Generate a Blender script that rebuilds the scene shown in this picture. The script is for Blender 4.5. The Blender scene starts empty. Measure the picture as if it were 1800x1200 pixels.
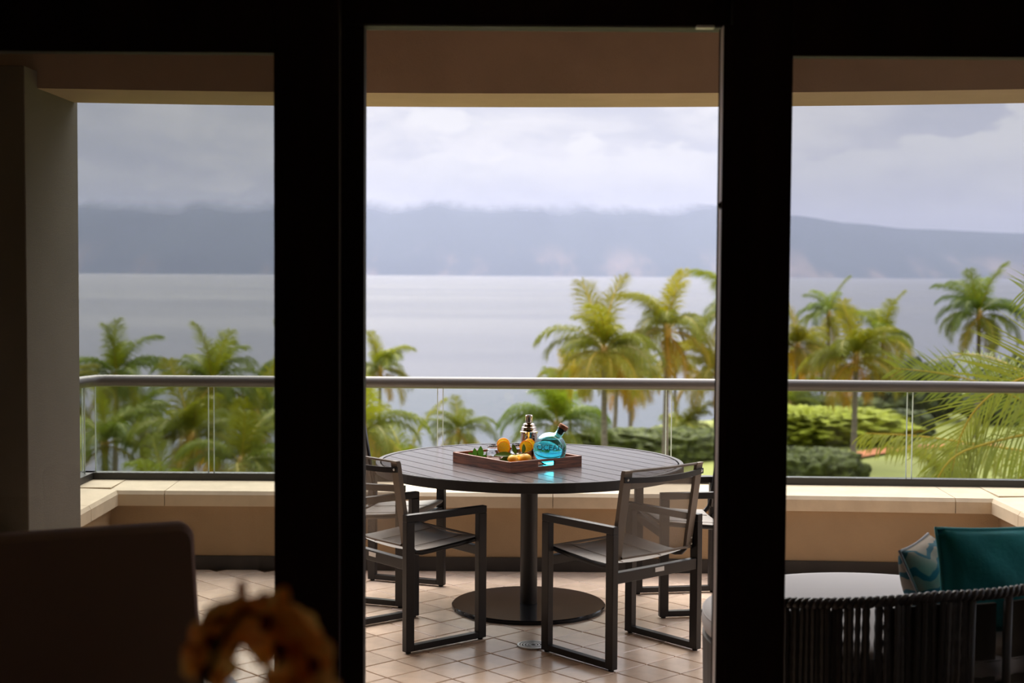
import bpy, bmesh, math, random
from mathutils import Vector, Matrix
R_ = math.radians
C = bpy.context.scene
COL = C.collection
rnd = random.Random(7)

# ------------------------------------------------------------------ camera
cam = bpy.data.cameras.new('camera')
cam_o = bpy.data.objects.new('camera', cam)
COL.objects.link(cam_o)
cam.lens, cam.sensor_width = 50.0, 36.0
cam.clip_start, cam.clip_end = 0.05, 60000
pitch = math.atan(118.5 / 2500)
fw = Vector((0, math.cos(pitch), -math.sin(pitch)))
r0 = Vector((1, 0, 0)); u0 = r0.cross(fw)
roll = 0.0064
rt = r0 * math.cos(roll) + u0 * math.sin(roll)
up = -r0 * math.sin(roll) + u0 * math.cos(roll)
cam_o.matrix_world = Matrix(((rt.x, up.x, -fw.x, 0), (rt.y, up.y, -fw.y, 0), (rt.z, up.z, -fw.z, 1.68), (0, 0, 0, 1)))
cam.dof.use_dof = True
cam.dof.focus_distance = 6.9
cam.dof.aperture_fstop = 2.8
C.camera = cam_o

# ------------------------------------------------------------------ view, world, sun
C.view_settings.view_transform = 'Standard'
C.view_settings.look = 'None'
C.view_settings.gamma = 1.0
C.view_settings.exposure = 0.0
try:
    C.view_settings.use_curve_mapping = False
except Exception:
    pass
C.cycles.max_bounces = 12
C.cycles.transparent_max_bounces = 24
C.cycles.volume_bounces = 1
C.cycles.caustics_reflective = False
C.cycles.caustics_refractive = False
C.cycles.sample_clamp_indirect = 6
C.cycles.use_denoising = True

SKY_STRENGTH = 0.92
SUN_STRENGTH = 7.0

W = bpy.data.worlds.new('world'); C.world = W
W.use_nodes = True
nt = W.node_tree; nt.nodes.clear()


class NT:
    """tiny helper to write node trees"""
    def __init__(s, tree): s.t = tree
    def n(s, typ, **kw):
        nd = s.t.nodes.new(typ)
        for k, v in kw.items():
            if k.startswith('i_'):
                key = k[2:]
                key = int(key) if key.isdigit() else key.replace('_', ' ')
                nd.inputs[key].default_value = v
            else:
                setattr(nd, k, v)
        return nd
    def l(s, a, b): s.t.links.new(a, b)
    def val(s, sock, v):
        if hasattr(v, 'links') or isinstance(v, bpy.types.NodeSocket): s.l(v, sock)
        else: sock.default_value = v
    def math(s, op, a, b=0.0, c=None, clamp=False):
        nd = s.n('ShaderNodeMath', operation=op); nd.use_clamp = clamp
        s.val(nd.inputs[0], a); s.val(nd.inputs[1], b)
        if c is not None: s.val(nd.inputs[2], c)
        return nd.outputs[0]
    def mix(s, f, a, b):
        nd = s.n('ShaderNodeMix', data_type='RGBA')
        s.val(nd.inputs[0], f); s.val(nd.inputs[6], a); s.val(nd.inputs[7], b)
        return nd.outputs[2]
    def smooth(s, x, a, b):
        nd = s.n('ShaderNodeMapRange', interpolation_type='SMOOTHSTEP')
        s.val(nd.inputs[0], x); nd.inputs[1].default_value = a; nd.inputs[2].default_value = b
        return nd.outputs[0]
    def noise(s, vec, scale, detail=4.0, rough=0.55, dist=0.0):
        nd = s.n('ShaderNodeTexNoise')
        if vec is not None: s.l(vec, nd.inputs['Vector'])
        nd.inputs['Scale'].default_value = scale
        nd.inputs['Detail'].default_value = detail
        nd.inputs['Roughness'].default_value = rough
        nd.inputs['Distortion'].default_value = dist
        return nd.outputs[0]


g = NT(nt)
tc = g.n('ShaderNodeTexCoord')
sep = g.n('ShaderNodeSeparateXYZ'); g.l(tc.outputs['Generated'], sep.inputs[0])
el = sep.outputs[2]
mp = g.n('ShaderNodeMapping'); mp.inputs['Scale'].default_value = (1, 1, 2.3); mp.inputs['Location'].default_value = (0.31, 0.0, 0.12)
g.l(tc.outputs['Generated'], mp.inputs[0])
big = g.noise(mp.outputs[0], 6.5, 7, 0.52, 0.3)
puff = g.noise(mp.outputs[0], 15.0, 9, 0.5, 0.15)
mp2 = g.n('ShaderNodeMapping'); mp2.inputs['Scale'].default_value = (1, 1, 4.0); mp2.inputs['Location'].default_value = (2.0, 0.7, 0.4)
g.l(tc.outputs['Generated'], mp2.inputs[0])
wisp = g.noise(mp2.outputs[0], 9.0, 6, 0.6, 0.6)
# high grey-white cloud deck
deck = g.mix(g.smooth(big, 0.36, 0.66), (0.66, 0.68, 0.775, 1), (0.90, 0.89, 0.93, 1))
deck = g.mix(g.math('MULTIPLY', g.smooth(wisp, 0.48, 0.72), 0.55), deck, (0.60, 0.63, 0.73, 1))
# a bank of cumulus resting low over the far shore
top = g.math('MULTIPLY_ADD', g.noise(mp.outputs[0], 10.0, 3, 0.5), 0.16, 0.002)      # cloud-top height
dens = g.math('ADD', g.math('MULTIPLY', g.math('SUBTRACT', top, el), 26.0), g.math('MULTIPLY', g.math('SUBTRACT', puff, 0.5), 3.2))
cum = g.smooth(dens, -0.10, 0.22)
shade = g.smooth(g.math('ADD', el, g.math('MULTIPLY', g.math('SUBTRACT', puff, 0.5), 0.05)), 0.034, 0.105)
cumc = g.mix(shade, (0.58, 0.61, 0.72, 1), (0.90, 0.895, 0.925, 1))
sky = g.mix(g.math('MULTIPLY', cum, 0.92), deck, cumc)
# overcast brightens smoothly towards the zenith
gain = g.math('MULTIPLY_ADD', g.smooth(el, 0.12, 0.75), 3.4, 1.0)
skyg = g.n('ShaderNodeVectorMath', operation='SCALE'); g.l(sky, skyg.inputs[0]); g.l(gain, skyg.inputs['Scale'])
bg = g.n('ShaderNodeBackground'); g.l(skyg.outputs[0], bg.inputs[0]); bg.inputs[1].default_value = SKY_STRENGTH
wo = g.n('ShaderNodeOutputWorld'); g.l(bg.outputs[0], wo.inputs[0])

sun = bpy.data.lights.new('sun', 'SUN'); sun.energy = SUN_STRENGTH; sun.angle = R_(58); sun.color = (1.0, 0.92, 0.80)
sun_o = bpy.data.objects.new('sun', sun); COL.objects.link(sun_o)
sd = Vector((0.20, -0.80, -1.0)).normalized()          # high over the water, veiled by thin cloud
sun_o.rotation_euler = sd.to_track_quat('-Z', 'Y').to_euler()
sun_o.location = (0, 0, 60)

# ------------------------------------------------------------------ materials
def mat(name, col, rough=0.6, metal=0.0, bump=None, var=None, spec=None, objvar=0.0, objcol=False, **kw):
    m = bpy.data.materials.new(name); m.use_nodes = True
    t = m.node_tree; h = NT(t)
    p = t.nodes['Principled BSDF']
    p.inputs['Roughness'].default_value = rough
    p.inputs['Metallic'].default_value = metal
    if spec is not None: p.inputs['Specular IOR Level'].default_value = spec
    c4 = (*col, 1)
    src = None
    co = h.n('ShaderNodeTexCoord')
    if var:      # (scale, amount, stretch)
        mpn = h.n('ShaderNodeMapping'); mpn.inputs['Scale'].default_value = var[2] if len(var) > 2 else (1, 1, 1)
        h.l(co.outputs['Object'], mpn.inputs[0])
        nz = h.noise(mpn.outputs[0], var[0], 5, 0.6)
        a = var[1]
        src = h.mix(h.smooth(nz, 0.3, 0.7), tuple(x * (1 - a) for x in col) + (1,), tuple(min(1, x * (1 + a)) for x in col) + (1,))
    if objvar or objcol:
        oi = h.n('ShaderNodeObjectInfo')
        if objcol:
            mm = h.n('ShaderNodeMix', data_type='RGBA', blend_type='MULTIPLY'); mm.inputs[0].default_value = 1
            h.val(mm.inputs[6], src if src else c4); h.l(oi.outputs['Color'], mm.inputs[7]); src = mm.outputs[2]
        if objvar:
            hs = h.n('ShaderNodeHueSaturation')
            h.val(hs.inputs['Color'], src if src else c4)
            h.l(h.math('MULTIPLY_ADD', oi.outputs['Random'], 2 * objvar, 1 - objvar), hs.inputs['Value'])
            src = hs.outputs[0]
    h.val(p.inputs['Base Color'], src if src else c4)
    if bump:     # (scale, strength, distance)
        nz = h.noise(co.outputs['Object'], bump[0], 6, 0.6)
        b = h.n('ShaderNodeBump'); b.inputs['Strength'].default_value = bump[1]; b.inputs['Distance'].default_value = bump[2]
        h.l(nz, b.inputs['Height']); h.l(b.outputs[0], p.inputs['Normal'])
    for k, v in kw.items():
        p.inputs[k.replace('_', ' ')].default_value = v
    return m


def clear_mat(name, tint, gloss=0.08, rough=0.0, gcol=(1, 1, 1)):
    """flat pane: tinted see-through plus a little mirror reflection"""
    m = bpy.data.materials.new(name); m.use_nodes = True
    t = m.node_tree; t.nodes.clear(); h = NT(t)
    tr = h.n('ShaderNodeBsdfTransparent'); tr.inputs[0].default_value = (*tint, 1)
    gl = h.n('ShaderNodeBsdfGlossy'); gl.inputs['Roughness'].default_value = rough; gl.inputs[0].default_value = (*gcol, 1)
    fr = h.n('ShaderNodeFresnel'); fr.inputs[0].default_value = 1.45
    mx = h.n('ShaderNodeMixShader'); h.l(h.math('MULTIPLY', fr.outputs[0], gloss / 0.04, clamp=True), mx.inputs[0])
    h.l(tr.outputs[0], mx.inputs[1]); h.l(gl.outputs[0], mx.inputs[2])
    o = h.n('ShaderNodeOutputMaterial'); h.l(mx.outputs[0], o.inputs[0])
    return m


def weave_mat(name, col, open_, scale=900):
    """woven cloth one can see through: share OPEN_ of it is holes"""
    m = bpy.data.materials.new(name); m.use_nodes = True
    t = m.node_tree; h = NT(t); p = t.nodes['Principled BSDF']
    p.inputs['Base Color'].default_value = (*col, 1); p.inputs['Roughness'].default_value = 0.55
    co = h.n('ShaderNodeTexCoord')
    nz = h.noise(co.outputs['Object'], scale, 2)
    tr = h.n('ShaderNodeBsdfTransparent')
    mx = h.n('ShaderNodeMixShader')
    h.l(h.math('MULTIPLY_ADD', nz, 0.12, 1 - open_ - 0.06, clamp=True), mx.inputs[0])
    h.l(tr.outputs[0], mx.inputs[1]); h.l(p.outputs[0], mx.inputs[2])
    h.l(mx.outputs[0], t.nodes['Material Output'].inputs[0])
    return m


def leaf_mat(name, col, trans=0.35, rough=0.45, objvar=0.18, spot=None):
    m = bpy.data.materials.new(name); m.use_nodes = True
    t = m.node_tree; h = NT(t); p = t.nodes['Principled BSDF']
    p.inputs['Roughness'].default_value = rough; p.inputs['Specular IOR Level'].default_value = 0.25
    oi = h.n('ShaderNodeObjectInfo')
    mm = h.n('ShaderNodeMix', data_type='RGBA', blend_type='MULTIPLY'); mm.inputs[0].default_value = 1
    mm.inputs[6].default_value = (*col, 1); h.l(oi.outputs['Color'], mm.inputs[7])
    hs = h.n('ShaderNodeHueSaturation'); h.l(mm.outputs[2], hs.inputs['Color'])
    h.l(h.math('MULTIPLY_ADD', oi.outputs['Random'], 2 * objvar, 1 - objvar), hs.inputs['Value'])
    c = hs.outputs[0]
    if spot:
        co = h.n('ShaderNodeTexCoord')
        c = h.mix(h.smooth(h.noise(co.outputs['Object'], spot[0], 3), 0.45, 0.62), c, (*spot[1], 1))
    h.l(c, p.inputs['Base Color'])
    tl = h.n('ShaderNodeBsdfTranslucent'); h.l(c, tl.inputs[0])
    mx = h.n('ShaderNodeMixShader'); mx.inputs[0].default_value = trans
    h.l(p.outputs[0], mx.inputs[1]); h.l(tl.outputs[0], mx.inputs[2])
    h.l(mx.outputs[0], t.nodes['Material Output'].inputs[0])
    return m


M = {}
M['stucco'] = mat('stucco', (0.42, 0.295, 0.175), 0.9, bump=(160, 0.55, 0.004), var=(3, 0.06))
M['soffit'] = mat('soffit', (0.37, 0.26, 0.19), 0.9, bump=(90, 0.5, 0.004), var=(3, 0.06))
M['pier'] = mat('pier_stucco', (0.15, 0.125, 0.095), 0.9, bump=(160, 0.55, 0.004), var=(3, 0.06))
M['column'] = mat('column_stucco', (0.36, 0.30, 0.23), 0.9, bump=(160, 0.55, 0.004), var=(3, 0.06))
M['coping'] = mat('coping', (0.68, 0.55, 0.385), 0.75, bump=(60, 0.15, 0.003), var=(7, 0.07), objvar=0.05)
M['skirting'] = mat('skirting', (0.035, 0.030, 0.026), 0.6, var=(6, 0.2))
M['tile'] = mat('tile', (0.78, 0.60, 0.47), 0.22, var=(9, 0.08), objvar=0.10, bump=(14, 0.03, 0.003), spec=0.8)
M['grout'] = mat('grout', (0.06, 0.03, 0.022), 0.9)
M['frame'] = mat('dark_door_timber', (0.014, 0.0055, 0.0045), 0.62, var=(12, 0.25, (1, 1, 0.05)), spec=0.15)
M['strip'] = mat('lit_stile_edge', (0.74, 0.66, 0.65), 0.45)  # pale colour paints in the daylight grazing the stile's inner side
M['plaster'] = mat('dim_plaster', (0.74, 0.66, 0.58), 0.9)
M['room_floor'] = mat('room_floor', (0.45, 0.35, 0.27), 0.7)
M['glass_dull'] = clear_mat('tinted_door_glass', (0.62, 0.64, 0.62), 0.03)
M['glass_door'] = clear_mat('door_glass', (0.665, 0.675, 0.685), 0.03)
M['glass_rail'] = clear_mat('railing_glass', (0.90, 0.945, 0.925), 0.018)
M['glass_edge'] = mat('glass_edge', (0.62, 0.72, 0.66), 0.2)
M['screen'] = weave_mat('insect_screen', (0.035, 0.037, 0.032), 0.74, 700)
M['rail'] = mat('bronze_rail', (0.085, 0.073, 0.066), 0.38, spec=0.6)
M['shoe'] = mat('bronze_shoe', (0.030, 0.028, 0.026), 0.45)
M['chair_metal'] = mat('charcoal_metal', (0.011, 0.009, 0.0098), 0.42, spec=0.35)
M['sling'] = weave_mat('sling_mesh', (0.155, 0.125, 0.10), 0.36)
M['sling_seat'] = weave_mat('seat_mesh', (0.37, 0.34, 0.315), 0.12)
M['hem'] = mat('sling_hem', (0.15, 0.118, 0.092), 0.6, bump=(700, 0.2, 0.001))
M['steel'] = mat('steel', (0.62, 0.61, 0.60), 0.3, 1.0)
M['plate'] = mat('silver_plate', (0.70, 0.69, 0.68), 0.4)
M['plank'] = mat('plank', (0.072, 0.052, 0.050), 0.20, var=(20, 0.16, (0.25, 4, 1)), objvar=0.07, spec=0.5)
M['table_metal'] = mat('table_metal', (0.018, 0.016, 0.017), 0.45)
M['matt_black'] = mat('matt_black', (0.008, 0.007, 0.007), 0.95, spec=0.1)
M['rim_top'] = mat('table_rim', (0.045, 0.036, 0.035), 0.3, spec=0.4)
M['base_plate'] = mat('base_plate', (0.016, 0.016, 0.019), 0.13, var=(8, 0.12), spec=0.22)
M['walnut'] = mat('walnut', (0.20, 0.066, 0.028), 0.32, var=(16, 0.55, (0.5, 0.5, 7)))
M['cork'] = mat('cork', (0.32, 0.125, 0.055), 0.8, var=(60, 0.3))
M['shaker'] = mat('shaker_metal', (0.60, 0.51, 0.45), 0.07, 1.0)
M['orange'] = mat('orange_peel', (0.95, 0.50, 0.03), 0.42, bump=(220, 0.25, 0.002))
M['rind'] = leaf_mat('slice_rind', (0.98, 0.52, 0.03), 0.35, 0.4, 0.03)
M['pith'] = leaf_mat('slice_pith', (1.0, 0.93, 0.50), 0.5, 0.5, 0.03)
M['flesh'] = leaf_mat('slice_flesh', (1.0, 0.88, 0.08), 0.6, 0.3, 0.05, (160, (1.0, 0.95, 0.42)))
M['citrus_leaf'] = leaf_mat('citrus_leaf', (0.06, 0.11, 0.012), 0.2, 0.3)
M['mint'] = leaf_mat('mint', (0.07, 0.19, 0.02), 0.25, 0.4)
M['twig'] = mat('twig', (0.05, 0.05, 0.015), 0.7)
M['bottle'] = mat('bottle_glass', (0.45, 0.93, 0.99), 0.01, Transmission_Weight=1.0, IOR=1.45)
M['letter_glass'] = mat('thick_blue_glass', (0.16, 0.60, 0.74), 0.12, Transmission_Weight=0.6, IOR=1.45)
M['liquid'] = mat('blue_liquid', (0.30, 0.84, 0.95), 0.0, Transmission_Weight=1.0, IOR=1.33)
M['jar'] = mat('clear_jar_glass', (0.93, 0.96, 1.0), 0.02, Transmission_Weight=1.0, IOR=1.5)
M['ice'] = mat('clear_drink', (0.80, 0.93, 0.99), 0.0, Transmission_Weight=1.0, IOR=1.3, )
M['dark_steel'] = mat('dark_steel', (0.10, 0.09, 0.085), 0.25, 1.0)
M['wicker'] = mat('wicker', (0.034, 0.028, 0.026), 0.45, bump=(300, 0.4, 0.002), spec=0.5)
M['wicker_rim'] = mat('wicker_rim', (0.06, 0.052, 0.055), 0.4)
M['mattress'] = mat('mattress_cloth', (0.42, 0.405, 0.42), 0.85, bump=(500, 0.2, 0.001))
M['teal'] = mat('teal_cloth', (0.008, 0.33, 0.38), 0.8, bump=(30, 0.35, 0.01), var=(8, 0.12))
M['teal_pipe'] = mat('teal_piping', (0.09, 0.55, 0.62), 0.7)
M['dim_cloth'] = mat('dim_brown_cloth', (0.045, 0.038, 0.030), 0.95)
M['armchair'] = mat('armchair_cloth', (0.30, 0.20, 0.165), 0.92, bump=(600, 0.2, 0.001))
M['lacquer'] = mat('sky_sheen_lacquer', (0.55, 0.57, 0.60), 0.12)  # blue-white base stands for sky reflected along the polished arms
M['pot'] = mat('pot', (0.10, 0.08, 0.07), 0.5)
M['petal'] = leaf_mat('orchid_petal', (1.0, 0.60, 0.17), 0.7, 0.6, 0.12, (38, (0.80, 0.30, 0.07)))
M['lip'] = leaf_mat('orchid_lip', (0.24, 0.02, 0.03), 0.3, 0.6)
M['stem'] = mat('orchid_stem', (0.05, 0.08, 0.02), 0.6)
M['frond'] = leaf_mat('frond', (0.19, 0.188, 0.016), 0.45, 0.55, 0.16)
M['rachis'] = leaf_mat('rachis', (0.30, 0.215, 0.03), 0.1, 0.45, 0.1)
M['near_frond'] = leaf_mat('near_frond', (0.22, 0.228, 0.026), 0.42, 0.40, 0.08)
M['near_rachis'] = leaf_mat('near_rachis', (0.42, 0.27, 0.012), 0.1, 0.45, 0.05)
M['trunk'] = mat('palm_trunk', (0.17, 0.135, 0.11), 0.9, var=(4, 0.35, (1, 1, 5)), bump=(12, 0.6, 0.05), objvar=0.15)
M['sheath'] = mat('palm_sheath', (0.42, 0.24, 0.05), 0.7, objvar=0.25)
M['lawn'] = mat('lawn', (0.20, 0.21, 0.04), 0.9, var=(0.35, 0.14))
M['hedge_y'] = mat('bright_hedge', (0.33, 0.36, 0.008), 0.8, var=(3.2, 0.30), bump=(6, 1.0, 0.3))
M['hedge_g'] = mat('green_hedge', (0.085, 0.10, 0.012), 0.8, var=(3.0, 0.55), bump=(6, 1.0, 0.3))
M['bush'] = mat('bush', (0.06, 0.075, 0.016), 0.8, var=(2.0, 0.6), bump=(4, 1.0, 0.4))
M['mulch'] = mat('red_mulch', (0.42, 0.14, 0.05), 0.9, var=(3, 0.3))
M['rock'] = mat('sandstone', (0.42, 0.29, 0.20), 0.9, var=(1.2, 0.3), bump=(3, 0.6, 0.2))

# ------------------------------------------------------------------ mesh helpers
class MB:
    def __init__(s): s.v, s.f, s.m = [], [], []
    def add(s, vs, fs, mi=0):
        o = len(s.v); s.v += [tuple(v) for v in vs]
        for f in fs: s.f.append(tuple(i + o for i in f)); s.m.append(mi)
        return s
    def box(s, c, d, rot=None, mi=0):
        x, y, z = (q / 2 for q in d); c = Vector(c)
        vs = [Vector((a * x, b * y, e * z)) for e in (-1, 1) for b in (-1, 1) for a in (-1, 1)]
        if rot is not None: vs = [rot @ v for v in vs]
        return s.add([v + c for v in vs], [(0, 2, 3, 1), (4, 5, 7, 6), (0, 1, 5, 4), (1, 3, 7, 5), (3, 2, 6, 7), (2, 0, 4, 6)], mi)
    def span(s, a, b, mi=0):
        return s.box([(p + q) / 2 for p, q in zip(a, b)], [abs(p - q) for p, q in zip(a, b)], mi=mi)
    def tube(s, pts, r, n=8, mi=0, cap=True, flat=1.0):
        pts = [Vector(p) for p in pts]; k = len(pts)
        rs = r if isinstance(r, (list, tuple)) else [r] * k
        base = len(s.v); prev = None
        for i, p in enumerate(pts):
            t = (pts[min(i + 1, k - 1)] - pts[max(i - 1, 0)]).normalized()
            if prev is None:
                ref = Vector((0, 0, 1)) if abs(t.z) < 0.9 else Vector((0, 1, 0))
                a = t.cross(ref).normalized()
            else:
                a = (prev - t * prev.dot(t)).normalized()
            prev = a; b = a.cross(t)
            for j in range(n):
                q = 2 * math.pi * (j + 0.5) / n
                s.v.append(tuple(p + a * (rs[i] * math.cos(q)) + b * (rs[i] * flat * math.sin(q))))
        for i in range(k - 1):
            for j in range(n):
                j2 = (j + 1) % n
                s.f.append((base + i * n + j, base + i * n + j2, base + (i + 1) * n + j2, base + (i + 1) * n + j)); s.m.append(mi)
        if cap:
            s.f.append(tuple(base + j for j in range(n))[::-1]); s.m.append(mi)
            s.f.append(tuple(base + (k - 1) * n + j for j in range(n))); s.m.append(mi)
        return s
    def lathe(s, prof, n=32, c=(0, 0, 0), mi=0, rot=None):
        """closed ends where the profile touches the axis"""
        base = len(s.v); c = Vector(c)
        for r, z in prof:
            for j in range(n):
                q = 2 * math.pi * j / n
                v = Vector((r * math.cos(q), r * math.sin(q), z))
                if rot is not None: v = rot @ v
                s.v.append(tuple(v + c))
        for i in range(len(prof) - 1):
            for j in range(n):
                j2 = (j + 1) % n
                s.f.append((base + i * n + j, base + i * n + j2, base + (i + 1) * n + j2, base + (i + 1) * n + j)); s.m.append(mi)
        return s
    def ball(s, c, r, nu=18, nv=12, mi=0, fn=None):
        rx, ry, rz = r if isinstance(r, (tuple, list)) else (r, r, r)
        base = len(s.v)
        for i in range(nv + 1):
            a = math.pi * i / nv
            for j in range(nu):
                q = 2 * math.pi * j / nu
                d = Vector((math.sin(a) * math.cos(q), math.sin(a) * math.sin(q), math.cos(a)))
                k = fn(d) if fn else 1.0
                s.v.append((c[0] + d.x * rx * k, c[1] + d.y * ry * k, c[2] + d.z * rz * k))
        for i in range(nv):
            for j in range(nu):
                j2 = (j + 1) % nu
                s.f.append((base + i * nu + j, base + (i + 1) * nu + j, base + (i + 1) * nu + j2, base + i * nu + j2)); s.m.append(mi)
        return s
    def prism(s, poly, z0, z1, mi=0):
        n = len(poly)
        vs = [(x, y, z0) for x, y in poly] + [(x, y, z1) for x, y in poly]
        fs = [tuple(range(n))[::-1], tuple(range(n, 2 * n))] + [(i, (i + 1) % n, n + (i + 1) % n, n + i) for i in range(n)]
        return s.add(vs, fs, mi)
    def mesh(s, name, mats, smooth=False, merge=True):
        me = bpy.data.meshes.new(name)
        me.from_pydata(s.v, [], s.f)
        for m in (mats if isinstance(mats, (list, tuple)) else [mats]): me.materials.append(m)
        if isinstance(mats, (list, tuple)) and len(mats) > 1: me.polygons.foreach_set('material_index', s.m)
        if merge:
            b = bmesh.new(); b.from_mesh(me)
            bmesh.ops.remove_doubles(b, verts=b.verts, dist=1e-6)
            bmesh.ops.dissolve_degenerate(b, edges=b.edges, dist=1e-7)
            bmesh.ops.recalc_face_normals(b, faces=b.faces)
            b.to_mesh(me); b.free()
        if smooth: me.polygons.foreach_set('use_smooth', [True] * len(me.polygons))
        me.update()
        return me
    def build(s, name, mats, parent=None, smooth=False, bevel=0.0, auto=False, loc=None, rz=None, merge=True):
        o = bpy.data.objects.new(name, s.mesh(name, mats, smooth, merge)); COL.objects.link(o)
        if parent is not None: o.parent = parent
        if loc is not None: o.location = loc
        if rz is not None: o.rotation_euler.z = rz
        if bevel:
            b = o.modifiers.new('bevel', 'BEVEL'); b.width = bevel; b.segments = 2; b.limit_method = 'ANGLE'; b.angle_limit = R_(40)
        if auto:
            for e in o.data.edges: pass
            o.data.set_sharp_from_angle(angle=R_(38))
        return o


def tag(o, label=None, cat=None, group=None, kind=None):
    if label: o['label'] = label
    if cat: o['category'] = cat
    if group: o['group'] = group
    if kind: o['kind'] = kind
    return o


def empty(name, loc=(0, 0, 0), rz=0.0, label=None, cat=None, group=None):
    o = bpy.data.objects.new(name, None); COL.objects.link(o)
    o.empty_display_size = 0.05
    o.location = loc; o.rotation_euler.z = rz
    return tag(o, label, cat, group)


KIDS = {}
def link_copy(o, parent):
    c = o.copy(); COL.objects.link(c); c.parent = parent
    return c


def copy_tree(o, parent=None):
    c = link_copy(o, parent)
    for ch in KID_MAP.get(o.name, ()):
        copy_tree(ch, c)
    return c


KID_MAP = {}
def remember(root):
    """note the parts of a finished thing so that it can be copied"""
    KID_MAP.clear()
    for o in bpy.data.objects:
        if o.parent is not None: KID_MAP.setdefault(o.parent.name, []).append(o)


# ------------------------------------------------------------------ setting: room shell
S = 'structure'
mb = MB(); mb.span((-4.2, -2.2, -0.25), (4.2, 4.28, -0.02))
tag(mb.build('floor', M['room_floor']), kind=S)
mb = MB(); mb.span((-4.2, -2.2, 2.75), (4.2, 4.35, 3.4)); tag(mb.build('ceiling', M['plaster']), kind=S)
mb = MB(); mb.span((-4.2, -2.4, -0.25), (4.2, -2.2, 3.4)); tag(mb.build('wall_back', M['plaster']), kind=S)
mb = MB(); mb.span((-4.4, -2.4, -0.25), (-4.2, 4.35, 3.4)); tag(mb.build('wall_left', M['plaster']), kind=S)
mb = MB(); mb.span((4.2, -2.4, -0.25), (4.4, 4.35, 3.4)); tag(mb.build('wall_right', M['plaster']), kind=S)
mb = MB()
mb.span((-4.2, 4.16, 2.62), (4.2, 4.35, 2.76)); mb.span((-4.2, 4.16, -0.02), (-2.35, 4.35, 2.62)); mb.span((2.45, 4.16, -0.02), (4.2, 4.35, 2.62))
tag(mb.build('wall_front', M['plaster']), kind=S)
# door frame and doors
mb = MB()
mb.span((-2.35, 4.27, 2.415), (2.45, 4.35, 2.62)); mb.span((-0.508, 4.275, -0.02), (-0.446, 4.345, 2.42))
mb.span((-0.512, 4.262, 0.0), (-0.503, 4.28, 2.427)); mb.span((-0.512, 4.262, 2.418), (0.66, 4.28, 2.426))
tag(mb.build('trim_1', M['frame']), kind=S)


def door(n, x0, x1, xin, xout, glass, screen):
    """x0..x1 whole leaf; xin and xout the two edges of the glass"""
    e = empty('door_%d' % n); tag(e, kind=S)
    y0, y1 = 4.195, 4.25
    MB().span((min(x0, xin), y0, 0), (max(x0, xin), y1, 2.62)).build('stile', M['frame'], e, bevel=0.004)
    MB().span((min(x1, xout), y0, 0), (max(x1, xout), y1, 2.62)).build('stile', M['frame'], e, bevel=0.004)
    a, b = min(xin, xout), max(xin, xout)
    MB().span((a, y0, 2.322), (b, y1, 2.62)).build('top_rail', M['frame'], e, bevel=0.004)
    MB().span((a, y0, 0), (b, y1, 0.14)).build('bottom_rail', M['frame'], e, bevel=0.004)
    MB().add([(a, 4.222, 0.14), (b, 4.222, 0.14), (b, 4.222, 2.322), (a, 4.222, 2.322)], [(0, 1, 2, 3)]).build('glass_pane', glass, e)
    if screen:
        MB().add([(a, 4.30, 0.05), (b, 4.30, 0.05), (b, 4.30, 2.40), (a, 4.30, 2.40)], [(0, 1, 2, 3)]).build('insect_screen', M['screen'], e)
    return e


d1 = door(1, -0.510, -2.35, -0.703, -2.20, M['glass_dull'], True)
d2 = door(2, 0.640, 2.45, 0.818, 2.30, M['glass_door'], False)
MB().span((0.6105, 4.262, 0.0), (0.640, 4.268, 2.41)).span((0.6145, 4.196, 0), (0.640, 4.202, 2.41)).build('edge_lining', M['frame'], d2)
MB().span((0.6135, 4.202, 0.0), (0.640, 4.262, 2.41)).build('lit_stile_edge', M['strip'], d2)  # side face of the stile, outdoor light put into its colour
MB().add([(0.613, 4.20, 1.875), (0.613, 4.20, 1.898), (0.6045, 4.205, 1.8865), (0.613, 4.225, 1.875), (0.613, 4.225, 1.898), (0.6045, 4.22, 1.8865)],
         [(0, 1, 2), (3, 5, 4), (0, 3, 4, 1), (1, 4, 5, 2), (2, 5, 3, 0)]).build('latch', M['frame'], d2)
MB().span((0.535, 4.205, 2.404), (0.588, 4.235, 2.4115)).build('head_catch', M['plate'], d2, bevel=0.002)

# ------------------------------------------------------------------ setting: balcony
YF = 7.985                                     # inner face of the front parapet
def bend(x): return -0.0135 * max(0.0, x) ** 2   # the front swings in a little towards one end
mb = MB(); mb.span((-3.6, 4.28, -0.3), (4.4, 8.6, -0.012)); fl = tag(mb.build('floor', M['grout']), kind=S)
# tiles laid on the diagonal
ta = R_(-47.2); tp = 0.1925
tu = Vector((math.cos(ta), math.sin(ta))); tv = Vector((math.cos(ta - math.pi / 2), math.sin(ta - math.pi / 2)))
h = tp / 2 - 0.0034
tm = MB(); tm.add([(-h, -h, -0.012), (h, -h, -0.012), (h, h, -0.012), (-h, h, -0.012), (-h, -h, -0.002), (h, -h, -0.002), (h, h, -0.002), (-h, h, -0.002),
                   (-h + .002, -h + .002, 0), (h - .002, -h + .002, 0), (h - .002, h - .002, 0), (-h + .002, h - .002, 0)],
                  [(0, 1, 5, 4), (1, 2, 6, 5), (2, 3, 7, 6), (3, 0, 4, 7), (4, 5, 9, 8), (5, 6, 10, 9), (6, 7, 11, 10), (7, 4, 8, 11), (8, 9, 10, 11)])
tile_me = tm.mesh('tile', M['tile'])
O = Vector((0.589, 6.073))
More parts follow.
